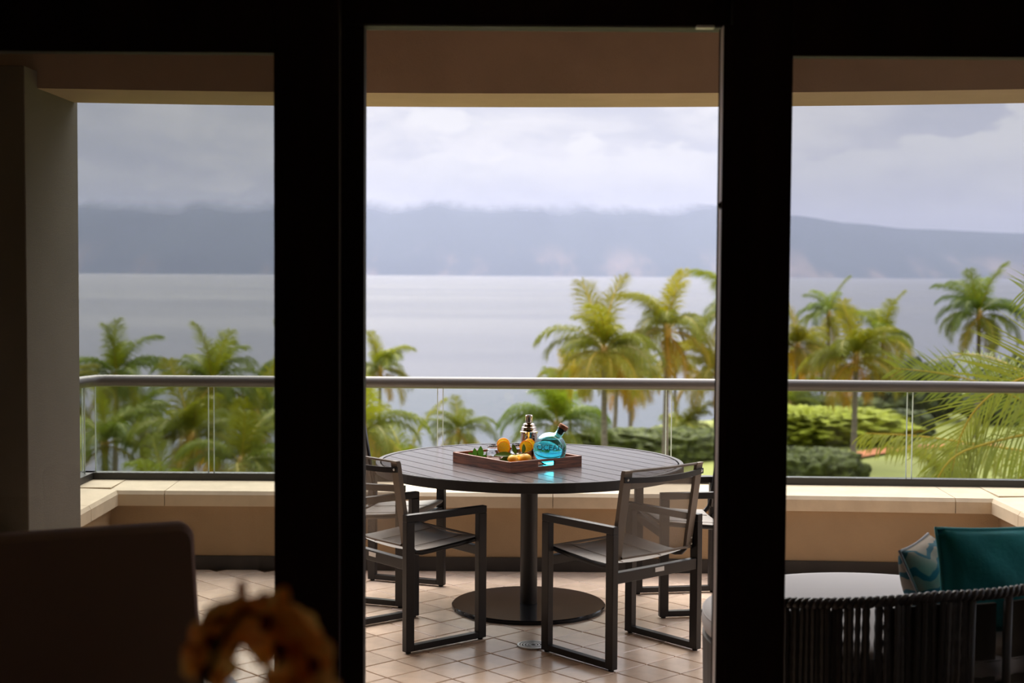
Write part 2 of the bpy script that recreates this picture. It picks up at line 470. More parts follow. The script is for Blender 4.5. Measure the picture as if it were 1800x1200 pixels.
# tile corner O; centres sit half a step in
cells = []
for i in range(-40, 41):
    for j in range(-40, 41):
        c = O + tu * ((i + .5) * tp) + tv * ((j + .5) * tp)
        if -2.9 < c.x < 2.9 and 4.45 < c.y < 8.05: cells.append((c.x, c.y))
def seen(c):
    x, y = c; px = 900 + 2500 * x / y; py = 484 + 2500 * 1.68 / y
    return (600 < px < 1290 or 360 < px < 500 or 1370 < px < 1500) and py < 1245
near = [c for c in cells if seen(c)]
near.sort(key=lambda c: abs(c[0]) * .6 + abs(c[1] - 6.3))
single = set(near[:300])
rest = MB()
rot = Matrix.Rotation(ta, 3, 'Z')
for c in cells:
    z = rnd.uniform(-0.0006, 0.0006)
    if c in single:
        o = bpy.data.objects.new('tile', tile_me); COL.objects.link(o); o.parent = fl
        o.location = (c[0], c[1], z); o.rotation_euler.z = ta
    else:
        rest.add([rot @ Vector(v) + Vector((c[0], c[1], z)) for v in tm.v], tm.f)
tag(rest.build('tile_field', M['tile'], fl, merge=False), kind='stuff')
MB().lathe([(0.0, 0.0005), (0.068, 0.0005), (0.068, 0.003), (0.0, 0.003)], 24).build('drain_plate', M['dark_steel'], fl, loc=(0.104, 6.364, 0.001))
dr = MB(); dr.lathe([(0.062, 0.003), (0.062, 0.007), (0.072, 0.007), (0.072, 0.001)], 28)
for k in range(1, 5): dr.lathe([(0.013 * k, 0.003), (0.013 * k, 0.006), (0.013 * k + 0.006, 0.006), (0.013 * k + 0.006, 0.003)], 24)
tag(dr.build('drain', M['steel'], fl, loc=(0.104, 6.364, 0.001)), 'round metal floor drain')


def sweep(name, prof, xs, m, parent=None, base=0.0, kind=None, coef=None):
    """push a YZ profile along x over the bent front"""
    b = MB(); n = len(prof); fn = coef or bend
    for x in xs:
        for y, z in prof: b.v.append((x, y + fn(x) + base, z))
    for i in range(len(xs) - 1):
        for j in range(n):
            j2 = (j + 1) % n
            b.f.append((i * n + j, i * n + j2, (i + 1) * n + j2, (i + 1) * n + j)); b.m.append(0)
    b.f.append(tuple(range(n))[::-1]); b.f.append(tuple((len(xs) - 1) * n + j for j in range(n))); b.m += [0, 0]
    o = b.build(name, m, parent)
    if kind: tag(o, kind=kind)
    return o


def rng(a, b, n): return [a + (b - a) * i / n for i in range(n + 1)]
XL, XR = -2.26, 2.72
wf = sweep('wall_front', [(0, 0), (0, 0.365), (0.34, 0.365), (0.34, -0.5), (0, -0.5)], rng(XL - 0.3, XR + 0.3, 14), M['stucco'], base=YF, kind=S)
sweep('baseboard_front', [(-0.012, 0.0), (-0.012, 0.078), (0.01, 0.078), (0.01, 0.0)], rng(XL, XR, 12), M['skirting'], base=YF, kind=S)
# coping stones
cp = [(-0.055, 0.368), (-0.055, 0.432), (-0.042, 0.452), (0.40, 0.462), (0.40, 0.368)]
joints = [XL - 0.0, -1.945, -0.98, 0.235, 1.36, 2.47, XR]
for a, b in zip(joints[:-1], joints[1:]):
    sweep('coping_stone', cp, rng(a + 0.002, b - 0.002, 4), M['coping'], wf, base=YF)
# side parapets
for nm, x0, x1, y0, sgn in (('wall_left', XL - 0.34, XL, 4.4, 1), ('wall_right', XR, XR + 0.34, 4.4, -1)):
    yend = YF + bend(x0 if sgn < 0 else 0)
    b = MB(); b.span((x0, y0, -0.5), (x1, yend + 0.3, 0.365))
    w = tag(b.build(nm, M['stucco']), kind=S)
    xi = x1 if sgn > 0 else x0
    MB().span((xi - 0.012 * (sgn < 0), y0, 0), (xi + 0.012 * (sgn > 0), yend, 0.078)).build('baseboard', M['skirting'], w)
    ys = [y0, 5.3, 6.4, 7.42, yend - 0.0]
    for a, c in zip(ys[:-1], ys[1:]):
        pb = MB(); n = 5
        for y in (a + 0.002, c - 0.002):
            for q, z in cp: pb.v.append((xi - sgn * q, y, z))
        for j in range(n): pb.f.append((j, (j + 1) % n, n + (j + 1) % n, n + j))
        pb.f += [tuple(range(n)), tuple(range(n, 2 * n))]; pb.m = [0] * len(pb.f)
        pb.build('coping_stone', M['coping'], w)
    # corner block
    MB().span((xi - sgn * 0.40, yend + 0.001, 0.366), (xi - sgn * 0.001, yend + 0.40, 0.4615)).build('coping_stone', M['coping'], w)
# pier on one side, with the beam framing into it
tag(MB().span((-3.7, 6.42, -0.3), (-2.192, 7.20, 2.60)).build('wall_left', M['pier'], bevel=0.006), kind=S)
tag(MB().span((-4.2, 4.35, -0.3), (-3.7, 6.80, 2.95)).build('wall_left', M['stucco']), kind=S)  # unseen wall, added to stop sun entering past the pier
def arc(x): return -0.0345 * (x + 0.57) ** 2
sweep('trim_2', [(6.685, 2.52), (6.685, 2.98), (7.234, 2.98), (7.234, 2.52)], rng(-2.9, 4.3, 28), M['soffit'], kind=S, coef=arc)
tag(MB().span((-4.4, 4.30, 2.96), (4.6, 7.22, 3.4)).build('ceiling', M['soffit']), kind=S)
MB().lathe([(0.0, 0.0), (0.045, 0.0), (0.05, 0.012), (0.0, 0.012)], 20, (0.06, 6.3, 2.948)).build('downlight', M['plate'], bpy.data.objects['ceiling.001'])

# ------------------------------------------------------------------ glass railing
rl = empty('glass_railing', (0, 8.33, 0.46), label='glass balcony railing with bronze tube handrail along the parapet', cat='railing')
def Lr(p): return (p[0], p[1] - 8.33, p[2] - 0.46)
RX0, RX1 = -2.46, 3.06
def ry(x): return 8.33 + bend(x) * 0.75
hr = MB()
path = [(RX0 - 0.12, 7.3, 1.04), (RX0 - 0.02, 8.22, 1.04), (RX0 + 0.02, 8.31, 1.04), (RX0 + 0.08, 8.33, 1.04)] + [(x, ry(x), 1.04) for x in rng(-2.2, 3.0, 12)] + [(RX1 + 0.02, 8.10, 1.04), (RX1 + 0.05, 7.2, 1.04)]
hr.tube([Lr(p) for p in path], 0.0345, 14, flat=1.0)
hr.build('handrail', M['rail'], rl, smooth=True)
sh = MB()
xs = rng(RX0 - 0.07, RX1 + 0.06, 14)
for x in xs:
    for dy, z in ((-0.035, 0.445), (-0.035, 0.502), (0.035, 0.502), (0.035, 0.445)): sh.v.append(Lr((x, ry(x) + dy, z)))
for i in range(14):
    for j in range(4): sh.f.append((i * 4 + j, i * 4 + (j + 1) % 4, i * 4 + 4 + (j + 1) % 4, i * 4 + 4 + j)); sh.m.append(0)
sh.f += [(0, 1, 2, 3), (56, 57, 58, 59)]; sh.m += [0, 0]
sh.build('base_channel', M['shoe'], rl)
MB().box(Lr((RX0 - 0.035, 7.80, 0.4735)), (0.07, 1.13, 0.057), Matrix.Rotation(R_(-1), 3, 'Z')).build('base_channel', M['shoe'], rl)
MB().box(Lr((RX1 + 0.03, 7.74, 0.4735)), (0.07, 1.1, 0.057)).build('base_channel', M['shoe'], rl)
gj = [-2.462, -1.765, -0.419, 0.923, 2.325, RX1]
for a, b in zip(gj[:-1], gj[1:]):
    p = MB(); a += 0.016; b -= 0.016
    ya, yb = ry(a), ry(b)
    vs = [Lr(q) for q in ((a, ya, 0.50), (b, yb, 0.50), (b, yb, 1.02), (a, ya, 1.02))]
    p.add(vs, [(0, 1, 2, 3)])
    o = p.build('glass_panel', M['glass_rail'], rl)
    for x, y in ((a, ya), (b, yb)):
        MB().span(Lr((x - 0.0025, y - 0.006, 0.50)), Lr((x + 0.0025, y + 0.006, 1.02))).build('polished_edge', M['glass_edge'], o)
for x, s_ in ((RX0 - 0.03, -1), (RX1 + 0.03, 1)):
    o = MB().add([Lr(q) for q in ((x, 8.26, 0.5), (x + s_ * 0.06, 7.25, 0.5), (x + s_ * 0.06, 7.25, 1.02), (x, 8.26, 1.02))], [(0, 1, 2, 3)]).build('glass_panel', M['glass_rail'], rl)
    MB().span(Lr((x - 0.004, 8.257, 0.5)), Lr((x + 0.004, 8.262, 1.02))).build('polished_edge', M['glass_edge'], o)

# ------------------------------------------------------------------ dining table
TX, TY, TR = 0.092, 7.125, 0.772
tb = empty('round_table', (TX, TY, 0), label='round slatted patio table on a black pedestal', cat='table')
MB().lathe([(TR - 0.022, 0.7405), (TR - 0.002, 0.7405), (TR, 0.738), (TR, 0.694), (TR - 0.01, 0.692), (TR - 0.022, 0.692), (TR - 0.022, 0.7405)], 96).build('rim', [M['table_metal']], tb)
MB().lathe([(TR - 0.020, 0.7408), (TR - 0.002, 0.7412), (TR - 0.002, 0.7405), (TR - 0.020, 0.7405)], 96).build('rim_cap', M['rim_top'], tb)
MB().lathe([(0.0, 0.70), (TR - 0.023, 0.70), (TR - 0.023, 0.716), (0.0, 0.716)], 64).build('under_tray', M['matt_black'], tb)
pa = math.atan2(-0.833, 0.553)                  # way the planks run
pitch_p, rr = 0.0975, TR - 0.030
offs = 3.41 - (0.833 * TX + 0.553 * TY)
k0 = offs - pitch_p * 20
edges = [k0 + pitch_p * i for i in range(60)]
pu = Vector((math.cos(pa), math.sin(pa))); pn = Vector((0.833, 0.553)).normalized()
for a, b in zip(edges[:-1], edges[1:]):
    a1, b1 = max(a + 0.0032, -rr + 0.003), min(b - 0.0032, rr - 0.003)
    if b1 - a1 < 0.012: continue
    def half(q): return math.sqrt(max(rr * rr - q * q, 1e-6))
    qs = rng(a1, b1, 6)
    poly = [(half(q), q) for q in qs] + [(-half(q), q) for q in qs[::-1]]
    o = MB().prism(poly, -0.010, 0.010).build('plank', M['plank'], tb, loc=(0, 0, 0.7295))
    o.rotation_euler.z = pa
MB().lathe([(0.0, 0.02), (0.043, 0.02), (0.043, 0.70), (0.0, 0.70)], 32).build('pedestal', M['table_metal'], tb, smooth=True, auto=True)
MB().lathe([(0.0, 0.0), (0.386, 0.0), (0.388, 0.003), (0.388, 0.016), (0.382, 0.021), (0.0, 0.022)], 72).build('base_plate', M['base_plate'], tb, smooth=True, auto=True)

# ------------------------------------------------------------------ dining chairs
def make_chair():
    e = empty('patio_chair')
    met = M['chair_metal']; w, d = 0.28, 0.225; s, t = 0.032, 0.044     # half width, half depth, bar sizes
    top = 0.618
    for sx in (-1, 1):
        x = sx * (w - s / 2)
        for sy in (-1, 1):
            lg = MB().span((x - s / 2, sy * d, 0.008), (x + s / 2, sy * (d - t), top - 0.0325)).build('leg', met, e, bevel=0.002)
            MB().lathe([(0.0, 0.0), (0.012, 0.0), (0.013, 0.010), (0.0, 0.010)], 10, (x, sy * (d - t / 2), 0)).build('glide', met, lg)
        MB().span((x - s / 2, -d, top - 0.032), (x + s / 2, d, top)).build('armrest', met, e, bevel=0.002)
        MB().span((x - s / 2, -d + t, 0.008), (x + s / 2, d - t, 0.036)).build('runner', met, e, bevel=0.002)
        # bent rail that carries the seat and back cloth
        xr = sx * (w - s - 0.018)
        pts = [(xr, 0.215, 0.462), (xr, 0.10, 0.448), (xr, -0.05, 0.436), (xr, -0.11, 0.432), (xr, -0.145, 0.438), (xr, -0.168, 0.462), (xr, -0.180, 0.50), (xr, -0.205, 0.66), (xr, -0.240, 0.852)]
        MB().tube(pts, 0.011, 8).build('sling_rail', met, e, smooth=True)
        br = MB().box((sx * (w - s - 0.004), -0.181, 0.500), (0.012, 0.030, 0.062)).build('bracket', met, e, bevel=0.002)
        for z in (0.485, 0.513):
            MB().ball((xr + sx * 0.004, -0.200, z), 0.0055, 8, 6).build('screw', M['steel'], br, smooth=True)
    rb = MB().span((-w + s, -d + 0.004, 0.372), (w - s, -d + 0.036, 0.420)).build('rear_bar', met, e, bevel=0.002)
    MB().span((-0.02, -d + 0.002, 0.394), (0.036, -d + 0.0045, 0.413)).build('maker_plate', M['plate'], rb)
    MB().span((-w + s, d - 0.040, 0.392), (w - s, d - 0.006, 0.432)).build('front_bar', met, e, bevel=0.002)
    # seat cloth, sagging a little
    def sheet(rows, half, sag, nx=10):
        b = MB(); k = len(rows)
        for (y, z), hw, sg in rows_iter(rows, half, sag):
            for i in range(nx + 1):
                u = -1 + 2 * i / nx
                b.v.append((u * hw, y + sg[0] * (1 - u * u), z + sg[1] * (1 - u * u)))
        for r in range(k - 1):
            for i in range(nx):
                a = r * (nx + 1) + i
                b.f.append((a, a + 1, a + nx + 2, a + nx + 1)); b.m.append(0)
        return b
    def rows_iter(rows, half, sag):
        return [(p, half, sag) for p in rows]
    hw = w - s - 0.010
    st = sheet([(0.222, 0.462), (0.216, 0.475), (0.10, 0.462), (-0.05, 0.449), (-0.135, 0.447)], hw, (0, -0.016)).build('seat', M['sling_seat'], e, smooth=True)
    MB().tube([(-hw, 0.219, 0.468), (hw, 0.219, 0.468)], 0.006, 6).build('front_hem', M['hem'], st)
    for u in (-0.5, 0.5):
        MB().box((u * hw, 0.04, 0.449), (0.004, 0.33, 0.002), Matrix.Rotation(R_(4.4), 3, 'X')).build('seam', M['hem'], st)
    back_rows = [(-0.183, 0.465), (-0.19, 0.52), (-0.207, 0.62), (-0.225, 0.73), (-0.243, 0.845), (-0.249, 0.856)]
    bk = sheet(back_rows, hw - 0.035, (-0.012, 0)).build('backrest', M['sling'], e, smooth=True)
    for sx in (-1, 1):
        hb = MB()
        for y, z in back_rows: hb.v += [(sx * (hw + 0.006), y - 0.010, z), (sx * (hw - 0.036), y - 0.014, z), (sx * (hw - 0.036), y + 0.003, z), (sx * (hw + 0.006), y + 0.012, z)]
        for i in range(len(back_rows) - 1):
            for j in range(4): hb.f.append((i * 4 + j, i * 4 + (j + 1) % 4, i * 4 + 4 + (j + 1) % 4, i * 4 + 4 + j)); hb.m.append(0)
        hb.f += [(0, 1, 2, 3), tuple(4 * (len(back_rows) - 1) + j for j in range(4))]; hb.m += [0, 0]
        hb.build('side_hem', M['hem'], bk)
    MB().tube([(-hw + 0.03, -0.203, 0.474), (0, -0.213, 0.474), (hw - 0.03, -0.203, 0.474)], 0.006, 6).build('lower_hem', M['hem'], bk)
    MB().tube([(-hw + 0.03, -0.252, 0.852), (0, -0.266, 0.852), (hw - 0.03, -0.252, 0.852)], 0.006, 6).build('upper_hem', M['hem'], bk)
    tbm = MB()
    n = 12
    for i in range(n + 1):
        u = -1 + 2 * i / n; x = u * (hw + 0.008); y = -0.253 - 0.022 * (1 - u * u); z = 0.818 - 0.010 * (1 - u * u)
        tbm.v += [(x, y - 0.004, z - 0.012), (x, y - 0.004, z + 0.012), (x, y + 0.004, z + 0.012), (x, y + 0.004, z - 0.012)]
    for i in range(n):
        for j in range(4): tbm.f.append((i * 4 + j, i * 4 + (j + 1) % 4, i * 4 + 4 + (j + 1) % 4, i * 4 + 4 + j)); tbm.m.append(0)
    tbm.f += [(0, 1, 2, 3), (4 * n, 4 * n + 1, 4 * n + 2, 4 * n + 3)]; tbm.m += [0, 0]
    tbar = tbm.build('top_bar', met, e)
    for sx in (-1, 1): MB().ball((sx * (hw - 0.008), -0.258, 0.818), 0.006, 8, 6).build('screw', M['steel'], tbar, smooth=True)
    return e


chair = make_chair(); remember(chair)
GC = 'mesh sling chairs around the round table'
def yaw(fx, fy): return math.atan2(-fx, fy)
spots = [((0.497, 6.292), yaw(-0.653, 0.758), 'mesh patio chair with its back to the doors, beside the floor drain'),
         ((-0.462, 6.560), yaw(0.771, 0.636), 'mesh patio chair half hidden by the dark door jamb, table at its front'),
         ((-0.655, 7.405), yaw(0.94, -0.34), 'mesh patio chair against the parapet, behind the one at the door jamb'),
         ((0.912, 7.200), yaw(-0.986, -0.150), 'mesh patio chair seen through the back of another chair, by the parapet')]
for i, ((x, y), a, lab) in enumerate(spots):
    c = chair if i == 0 else copy_tree(chair)
    c.location = (x, y, 0); c.rotation_euler.z = a
    tag(c, lab, 'chair', GC)

# ------------------------------------------------------------------ tray and what stands on it
TZ = 0.7395
tu_ = Vector((0.28, -0.37, 0)).normalized(); tw_ = Vector((0.37, 0.235, 0)).normalized()
tl, tw = 0.475, 0.44
tray_c = Vector((-0.015, 6.70, 0)) - tu_ * (tl / 2) + tw_ * (tw / 2)
tyaw = math.atan2(tu_.y, tu_.x)
tr = empty('serving_tray', (tray_c.x, tray_c.y, TZ), tyaw, 'square walnut serving tray with cut-out handles on the patio table', 'tray')
th, hh = 0.012, 0.052
MB().span((-tl / 2 + .002, -tw / 2 + .002, 0.001), (tl / 2 - .002, tw / 2 - .002, 0.010)).build('bottom', M['walnut'], tr)
for s_ in (-1, 1):
    MB().span((-tl / 2 + th, s_ * tw / 2, 0), (tl / 2 - th, s_ * (tw / 2 - th), hh)).build('side_panel', M['walnut'], tr, bevel=0.0015)
    b = MB(); x0, x1 = s_ * tl / 2, s_ * (tl / 2 - th); hw_ = 0.052
    b.span((x0, -tw / 2, 0), (x1, -hw_, hh)); b.span((x0, hw_, 0), (x1, tw / 2, hh)); b.span((x0, -hw_, 0), (x1, hw_, 0.019)); b.span((x0, -hw_, 0.041), (x1, hw_, hh))
    b.build('handle_panel', M['walnut'], tr)
PZ = TZ + 0.010

# blue bottle
bx, by = 0.188, 6.925
br_, bc = 0.0815, 0.0795
bo = empty('glass_bottle', (bx, by, PZ), 0, 'round blue glass bottle with a tilted neck and cork stopper', 'bottle')
FL = 0.80                                        # flattened front to back
def sph(r, n=22, a0=0.0, a1=math.pi): return [(r * math.sin(a0 + (a1 - a0) * i / n), -r * math.cos(a0 + (a1 - a0) * i / n)) for i in range(n + 1)]
def sq(o):
    for v in o.data.vertices: v.co.y *= FL
nd = Vector((0.52, 0.0, 0.854)).normalized()      # neck direction
nrot = nd.to_track_quat('Z', 'Y').to_matrix()
prof = [(0.0, -br_ + 0.003), (0.03, -br_ + 0.003)] + [(r, z) for r, z in sph(br_, 34) if z > -br_ + 0.006 and not (z > 0 and r < 0.021)]
prof += [(0.0195, br_ + 0.004), (0.0195, br_ + 0.026), (0.0235, br_ + 0.028), (0.0235, br_ + 0.034), (0.0165, br_ + 0.034), (0.0165, br_ - 0.002)]
ri = br_ - 0.004
prof += [(r, z) for r, z in sph(ri, 30)[::-1] if not (z > 0 and r < 0.017)]
bb = MB(); bb.lathe(prof, 48, (0, 0, br_ - 0.003), rot=nrot)
body = bb.build('body', M['bottle'], bo, smooth=True)
lv = 0.050                                       # level of the drink above the bottle's centre
rl_ = br_ - 0.0034
lp = [(r, z) for r, z in sph(rl_, 34) if z < lv]
lp += [(math.sqrt(rl_ ** 2 - lv ** 2), lv), (0.0, lv)]
MB().lathe(lp, 48, (0, 0, br_ - 0.003)).build('drink', M['liquid'], bo, smooth=True, auto=True)
ck = MB(); ck.lathe([(0.0, br_ + 0.004), (0.0155, br_ + 0.004), (0.0162, br_ + 0.034), (0.0235, br_ + 0.035), (0.0240, br_ + 0.037), (0.0240, br_ + 0.052), (0.022, br_ + 0.054), (0.0, br_ + 0.054)], 28, (0, 0, br_ - 0.003), rot=nrot)
ck.build('cork', M['cork'], bo, smooth=True, auto=True)
def raised_text(txt, size, zc, lift, name, squeeze=1.0):
    cu = bpy.data.curves.new(name, 'FONT'); cu.body = txt; cu.size = size; cu.align_x = 'CENTER'; cu.align_y = 'CENTER'; cu.extrude = 0.0; cu.offset = 0.0004
    tmp = bpy.data.objects.new('tmp', cu); COL.objects.link(tmp)
    dg = bpy.context.evaluated_depsgraph_get(); dg.update()
    me = bpy.data.meshes.new_from_object(tmp.evaluated_get(dg))
    bpy.data.objects.remove(tmp)
    b = bmesh.new(); b.from_mesh(me)
    geo = bmesh.ops.extrude_face_region(b, geom=b.faces[:])
    for v in [q for q in geo['geom'] if isinstance(q, bmesh.types.BMVert)]: v.co.z -= 1.0
    for v in b.verts:
        r = br_ + (lift if v.co.z > -0.5 else -0.001)
        x, z = v.co.x * squeeze, v.co.y + zc
        y = -math.sqrt(max(r * r - x * x - z * z, 1e-8))
        v.co = (x, y, z + br_ - 0.003)
    bmesh.ops.recalc_face_normals(b, faces=b.faces); b.to_mesh(me); b.free()
    me.materials.clear(); me.materials.append(M['letter_glass'])
    o = bpy.data.objects.new(name, me); COL.objects.link(o); o.parent = body
    return o
raised_text('OCEAN', 0.036, 0.014, 0.0022, 'raised_lettering', 1.05)
# turn the lettering towards where the camera stands
# cocktail shaker
sk = empty('cocktail_shaker', (0.088, 7.15, PZ), 0, 'polished copper-toned cocktail shaker on the walnut tray', 'shaker')
MB().lathe([(0.0, 0.0), (0.034, 0.0), (0.036, 0.003), (0.042, 0.125), (0.043, 0.13), (0.0, 0.13)], 36).build('cup', M['shaker'], sk, smooth=True, auto=True)
MB().lathe([(0.0, 0.131), (0.0450, 0.131), (0.0455, 0.139), (0.0415, 0.141), (0.0385, 0.154), (0.0375, 0.156), (0.0375, 0.161), (0.033, 0.163), (0.029, 0.176), (0.021, 0.181), (0.0, 0.184)], 36).build('strainer', M['shaker'], sk, smooth=True, auto=True)
MB().lathe([(0.0, 0.185), (0.019, 0.185), (0.0185, 0.212), (0.0195, 0.217), (0.016, 0.222), (0.0, 0.223)], 28).build('cap', M['shaker'], sk, smooth=True, auto=True)
jg = MB().lathe([(0.0, 0.0), (0.022, 0.0), (0.024, 0.004), (0.016, 0.045), (0.022, 0.098), (0.023, 0.102), (0.0, 0.097)], 24).build('jigger', M['dark_steel'], smooth=True, auto=True, loc=(0.148, 7.105, PZ))
tag(jg, 'dark metal jigger half hidden between the shaker and the blue bottle', 'jigger')
pk = MB().tube([(0.120, 6.905, PZ + 0.002), (0.1235, 6.915, PZ + 0.062)], 0.0022, 6).ball((0.1197, 6.904, PZ + 0.004), 0.004, 8, 6).build('cocktail_pick', M['steel'], smooth=True)
tag(pk, 'thin steel cocktail pick leaning beside the blue bottle', 'pick')

# mason jar glasses
def make_jar():
    e = empty('jar_glass')
    p = [(0.0, 0.0), (0.030, 0.0), (0.036, 0.004), (0.0375, 0.012), (0.0375, 0.045), (0.035, 0.058), (0.0285, 0.066), (0.0285, 0.070), (0.0305, 0.0715), (0.0285, 0.0745), (0.0305, 0.077), (0.0285, 0.080), (0.029, 0.088), (0.0265, 0.089),
         (0.0262, 0.068), (0.0325, 0.056), (0.0348, 0.045), (0.0348, 0.013), (0.032, 0.009), (0.0, 0.008)]
    MB().lathe(p, 36).build('glass', M['jar'], e, smooth=True)
    MB().lathe([(0.0, 0.0085), (0.0318, 0.0095), (0.0345, 0.0132), (0.0345, 0.040), (0.0, 0.040)], 30).build('drink', M['ice'], e, smooth=True, auto=True)
    MB().tube([(-0.037, 0, 0.050), (-0.050, 0, 0.056), (-0.060, 0, 0.048), (-0.060, 0, 0.032), (-0.050, 0, 0.020), (-0.037, 0, 0.018)], 0.0045, 8).build('handle', M['jar'], e, smooth=True)
    return e
jar = make_jar(); remember(jar)
jar2 = copy_tree(jar)
jar.location = (-0.088, 6.975, PZ); jar.rotation_euler.z = R_(-150)
jar2.location = (0.030, 7.020, PZ); jar2.rotation_euler.z = R_(60)
tag(jar, 'clear jar glass beside the mint leaves, orange slices on its rim', 'glass', 'jar glasses on the tray')
tag(jar2, 'clear jar glass in front of the cocktail shaker', 'glass', 'jar glasses on the tray')

# orange slices on the rims
def make_slice(R=0.032):
    e = empty('orange_slice')
    t = 0.006
    rot = Matrix.Rotation(R_(90), 3, 'X')
    MB().lathe([(R - 0.0035, -t / 2), (R, -t / 2), (R + 0.0005, 0), (R, t / 2), (R - 0.0035, t / 2), (R - 0.0035, -t / 2)], 32, rot=rot).build('rind', M['rind'], e, smooth=True, auto=True)
    MB().lathe([(0, -t / 2 + .0007), (R - 0.0034, -t / 2 + .0007), (R - 0.0034, t / 2 - .0007), (0, t / 2 - .0007)], 32, rot=rot).build('pith', M['pith'], e)
    for k in range(9):
        a0, a1 = R_(40 * k + 3), R_(40 * k + 37)
        poly = [(0.003 * math.cos((a0 + a1) / 2), 0.003 * math.sin((a0 + a1) / 2))] + [((R - 0.0055) * math.cos(a0 + (a1 - a0) * i / 5), (R - 0.0055) * math.sin(a0 + (a1 - a0) * i / 5)) for i in range(6)]
        b = MB().prism(poly, -t / 2 - 0.0004, t / 2 + 0.0004); b.v = [tuple(rot @ Vector(v)) for v in b.v]
        b.build('segment', M['flesh'], e)
    return e
sl = make_slice(); remember(sl)
GS = 'orange slices on the jar glasses'
for i, (p, yw, tilt, lab) in enumerate([((-0.040, 6.975, 0.842), 10, 8, 'orange slice standing behind another on the jar near the mint'),
                                       ((-0.037, 6.945, 0.830), 6, -8, 'orange slice at the front of the jar near the mint'),
                                       ((0.072, 6.955, 0.832), -8, -10, 'orange slice at the front of the jar before the shaker'),
                                       ((0.088, 6.990, 0.840), 18, 8, 'orange slice tucked behind another beside the blue bottle')]):
    o = sl if i == 0 else copy_tree(sl)
    o.location = p; o.rotation_euler = (R_(tilt), R_(rnd.uniform(0, 40)), R_(yw)); tag(o, lab, 'orange slice', GS)
    if i == 3: o.scale = (0.92,) * 3

# whole oranges with a leafy twig
def orange(loc, r, lab, rz):
    e = empty('orange', (loc[0], loc[1], PZ), rz, lab, 'orange', 'whole oranges on the tray')
    MB().ball((0, 0, r * 0.94), (r, r, r * 0.94), 28, 18, fn=lambda d: 1 - 0.05 * max(0, d.z) ** 8).build('fruit', M['orange'], e, smooth=True)
    MB().tube([(0, 0, 1.80 * r), (0.001, 0, 1.92 * r)], [0.004, 0.0025], 7).build('stalk', M['twig'], e)
    return e
orange((0.0075, 6.845), 0.0315, 'whole orange under the leafy twig at the tray corner', 0)
orange((0.068, 6.868), 0.033, 'whole orange below the orange slice, beside the blue bottle', 1)
orange((0.040, 6.915), 0.030, 'whole orange behind the front pair, mostly hidden by leaves', 2)

def leaf_mb(L, w, fold=0.25, curl=0.25, n=7):
    b = MB()
    for i in range(n + 1):
        t = i / n; hw_ = w * math.sin(math.pi * min(1, t * 0.96 + 0.02)) ** 0.75 * (1 - 0.15 * t)
        x = L * t; z = -curl * L * t * t
        b.v += [(x, -hw_, z + fold * hw_), (x, 0, z), (x, hw_, z + fold * hw_)]
    for i in range(n):
        for j in range(2):
            a = i * 3 + j; b.f.append((a, a + 3, a + 4, a + 1)); b.m.append(0)
    return b
tw_e = empty('citrus_twig', (0.035, 6.86, PZ + 0.055), 0, 'leafy citrus twig lying over the two front oranges', 'twig')
MB().tube([(-0.03, -0.005, 0.0), (0.0, 0, 0.004), (0.035, 0.0, 0.010), (0.064, 0.004, 0.020)], [0.0022, 0.002, 0.002, 0.0016], 6).tube([(0.018, 0.004, 0.006), (0.032, 0.03, 0.034)], 0.0016, 6).build('stem', M['twig'], tw_e)
def place_leaf(parent, L, w, loc, rot, m, name='leaf', **kw):
    o = leaf_mb(L, w, **kw).build(name, m, parent, smooth=True); o.location = loc
    o.rotation_euler = tuple(R_(q) for q in rot); return o
def aim_leaf(parent, L, w, loc, d, nrm, m, **kw):
    o = leaf_mb(L, w, **kw).build('leaf', m, parent, smooth=True)
    x = Vector(d).normalized(); z = (Vector(nrm) - x * Vector(nrm).dot(x)).normalized(); y = z.cross(x)
    o.matrix_local = Matrix(((x.x, y.x, z.x, loc[0]), (x.y, y.y, z.y, loc[1]), (x.z, y.z, z.z, loc[2]), (0, 0, 0, 1)))
    return o
for L, w, loc, d, nr in ((0.088, 0.016, (-0.028, -0.012, 0.0), (-1, -0.1, 0.16), (0, -0.75, 0.7)), (0.085, 0.019, (-0.030, -0.018, -0.004), (-0.85, -0.35, -0.35), (-0.1, -0.8, 0.6)),
                         (0.050, 0.012, (-0.012, 0.0, 0.004), (-0.35, 0, 1), (0, -1, 0.1)), (0.062, 0.014, (-0.045, -0.02, -0.014), (-1, -0.1, -0.45), (0, -0.8, 0.6)), (0.045, 0.012, (0.02, 0.004, 0.008), (0.25, 0.1, 1), (0.5, -1, 0))):
    aim_leaf(tw_e, L, w, loc, d, nr, M['citrus_leaf'], fold=0.3, curl=0.28)
mt = empty('mint_sprig', (-0.165, 7.03, PZ), 0, 'sprig of bright green mint leaves at the tray edge', 'herb')
MB().tube([(-0.03, 0, 0.006), (0.0, 0, 0.012), (0.012, 0, 0.04)], 0.0018, 6).build('stem', M['twig'], mt)
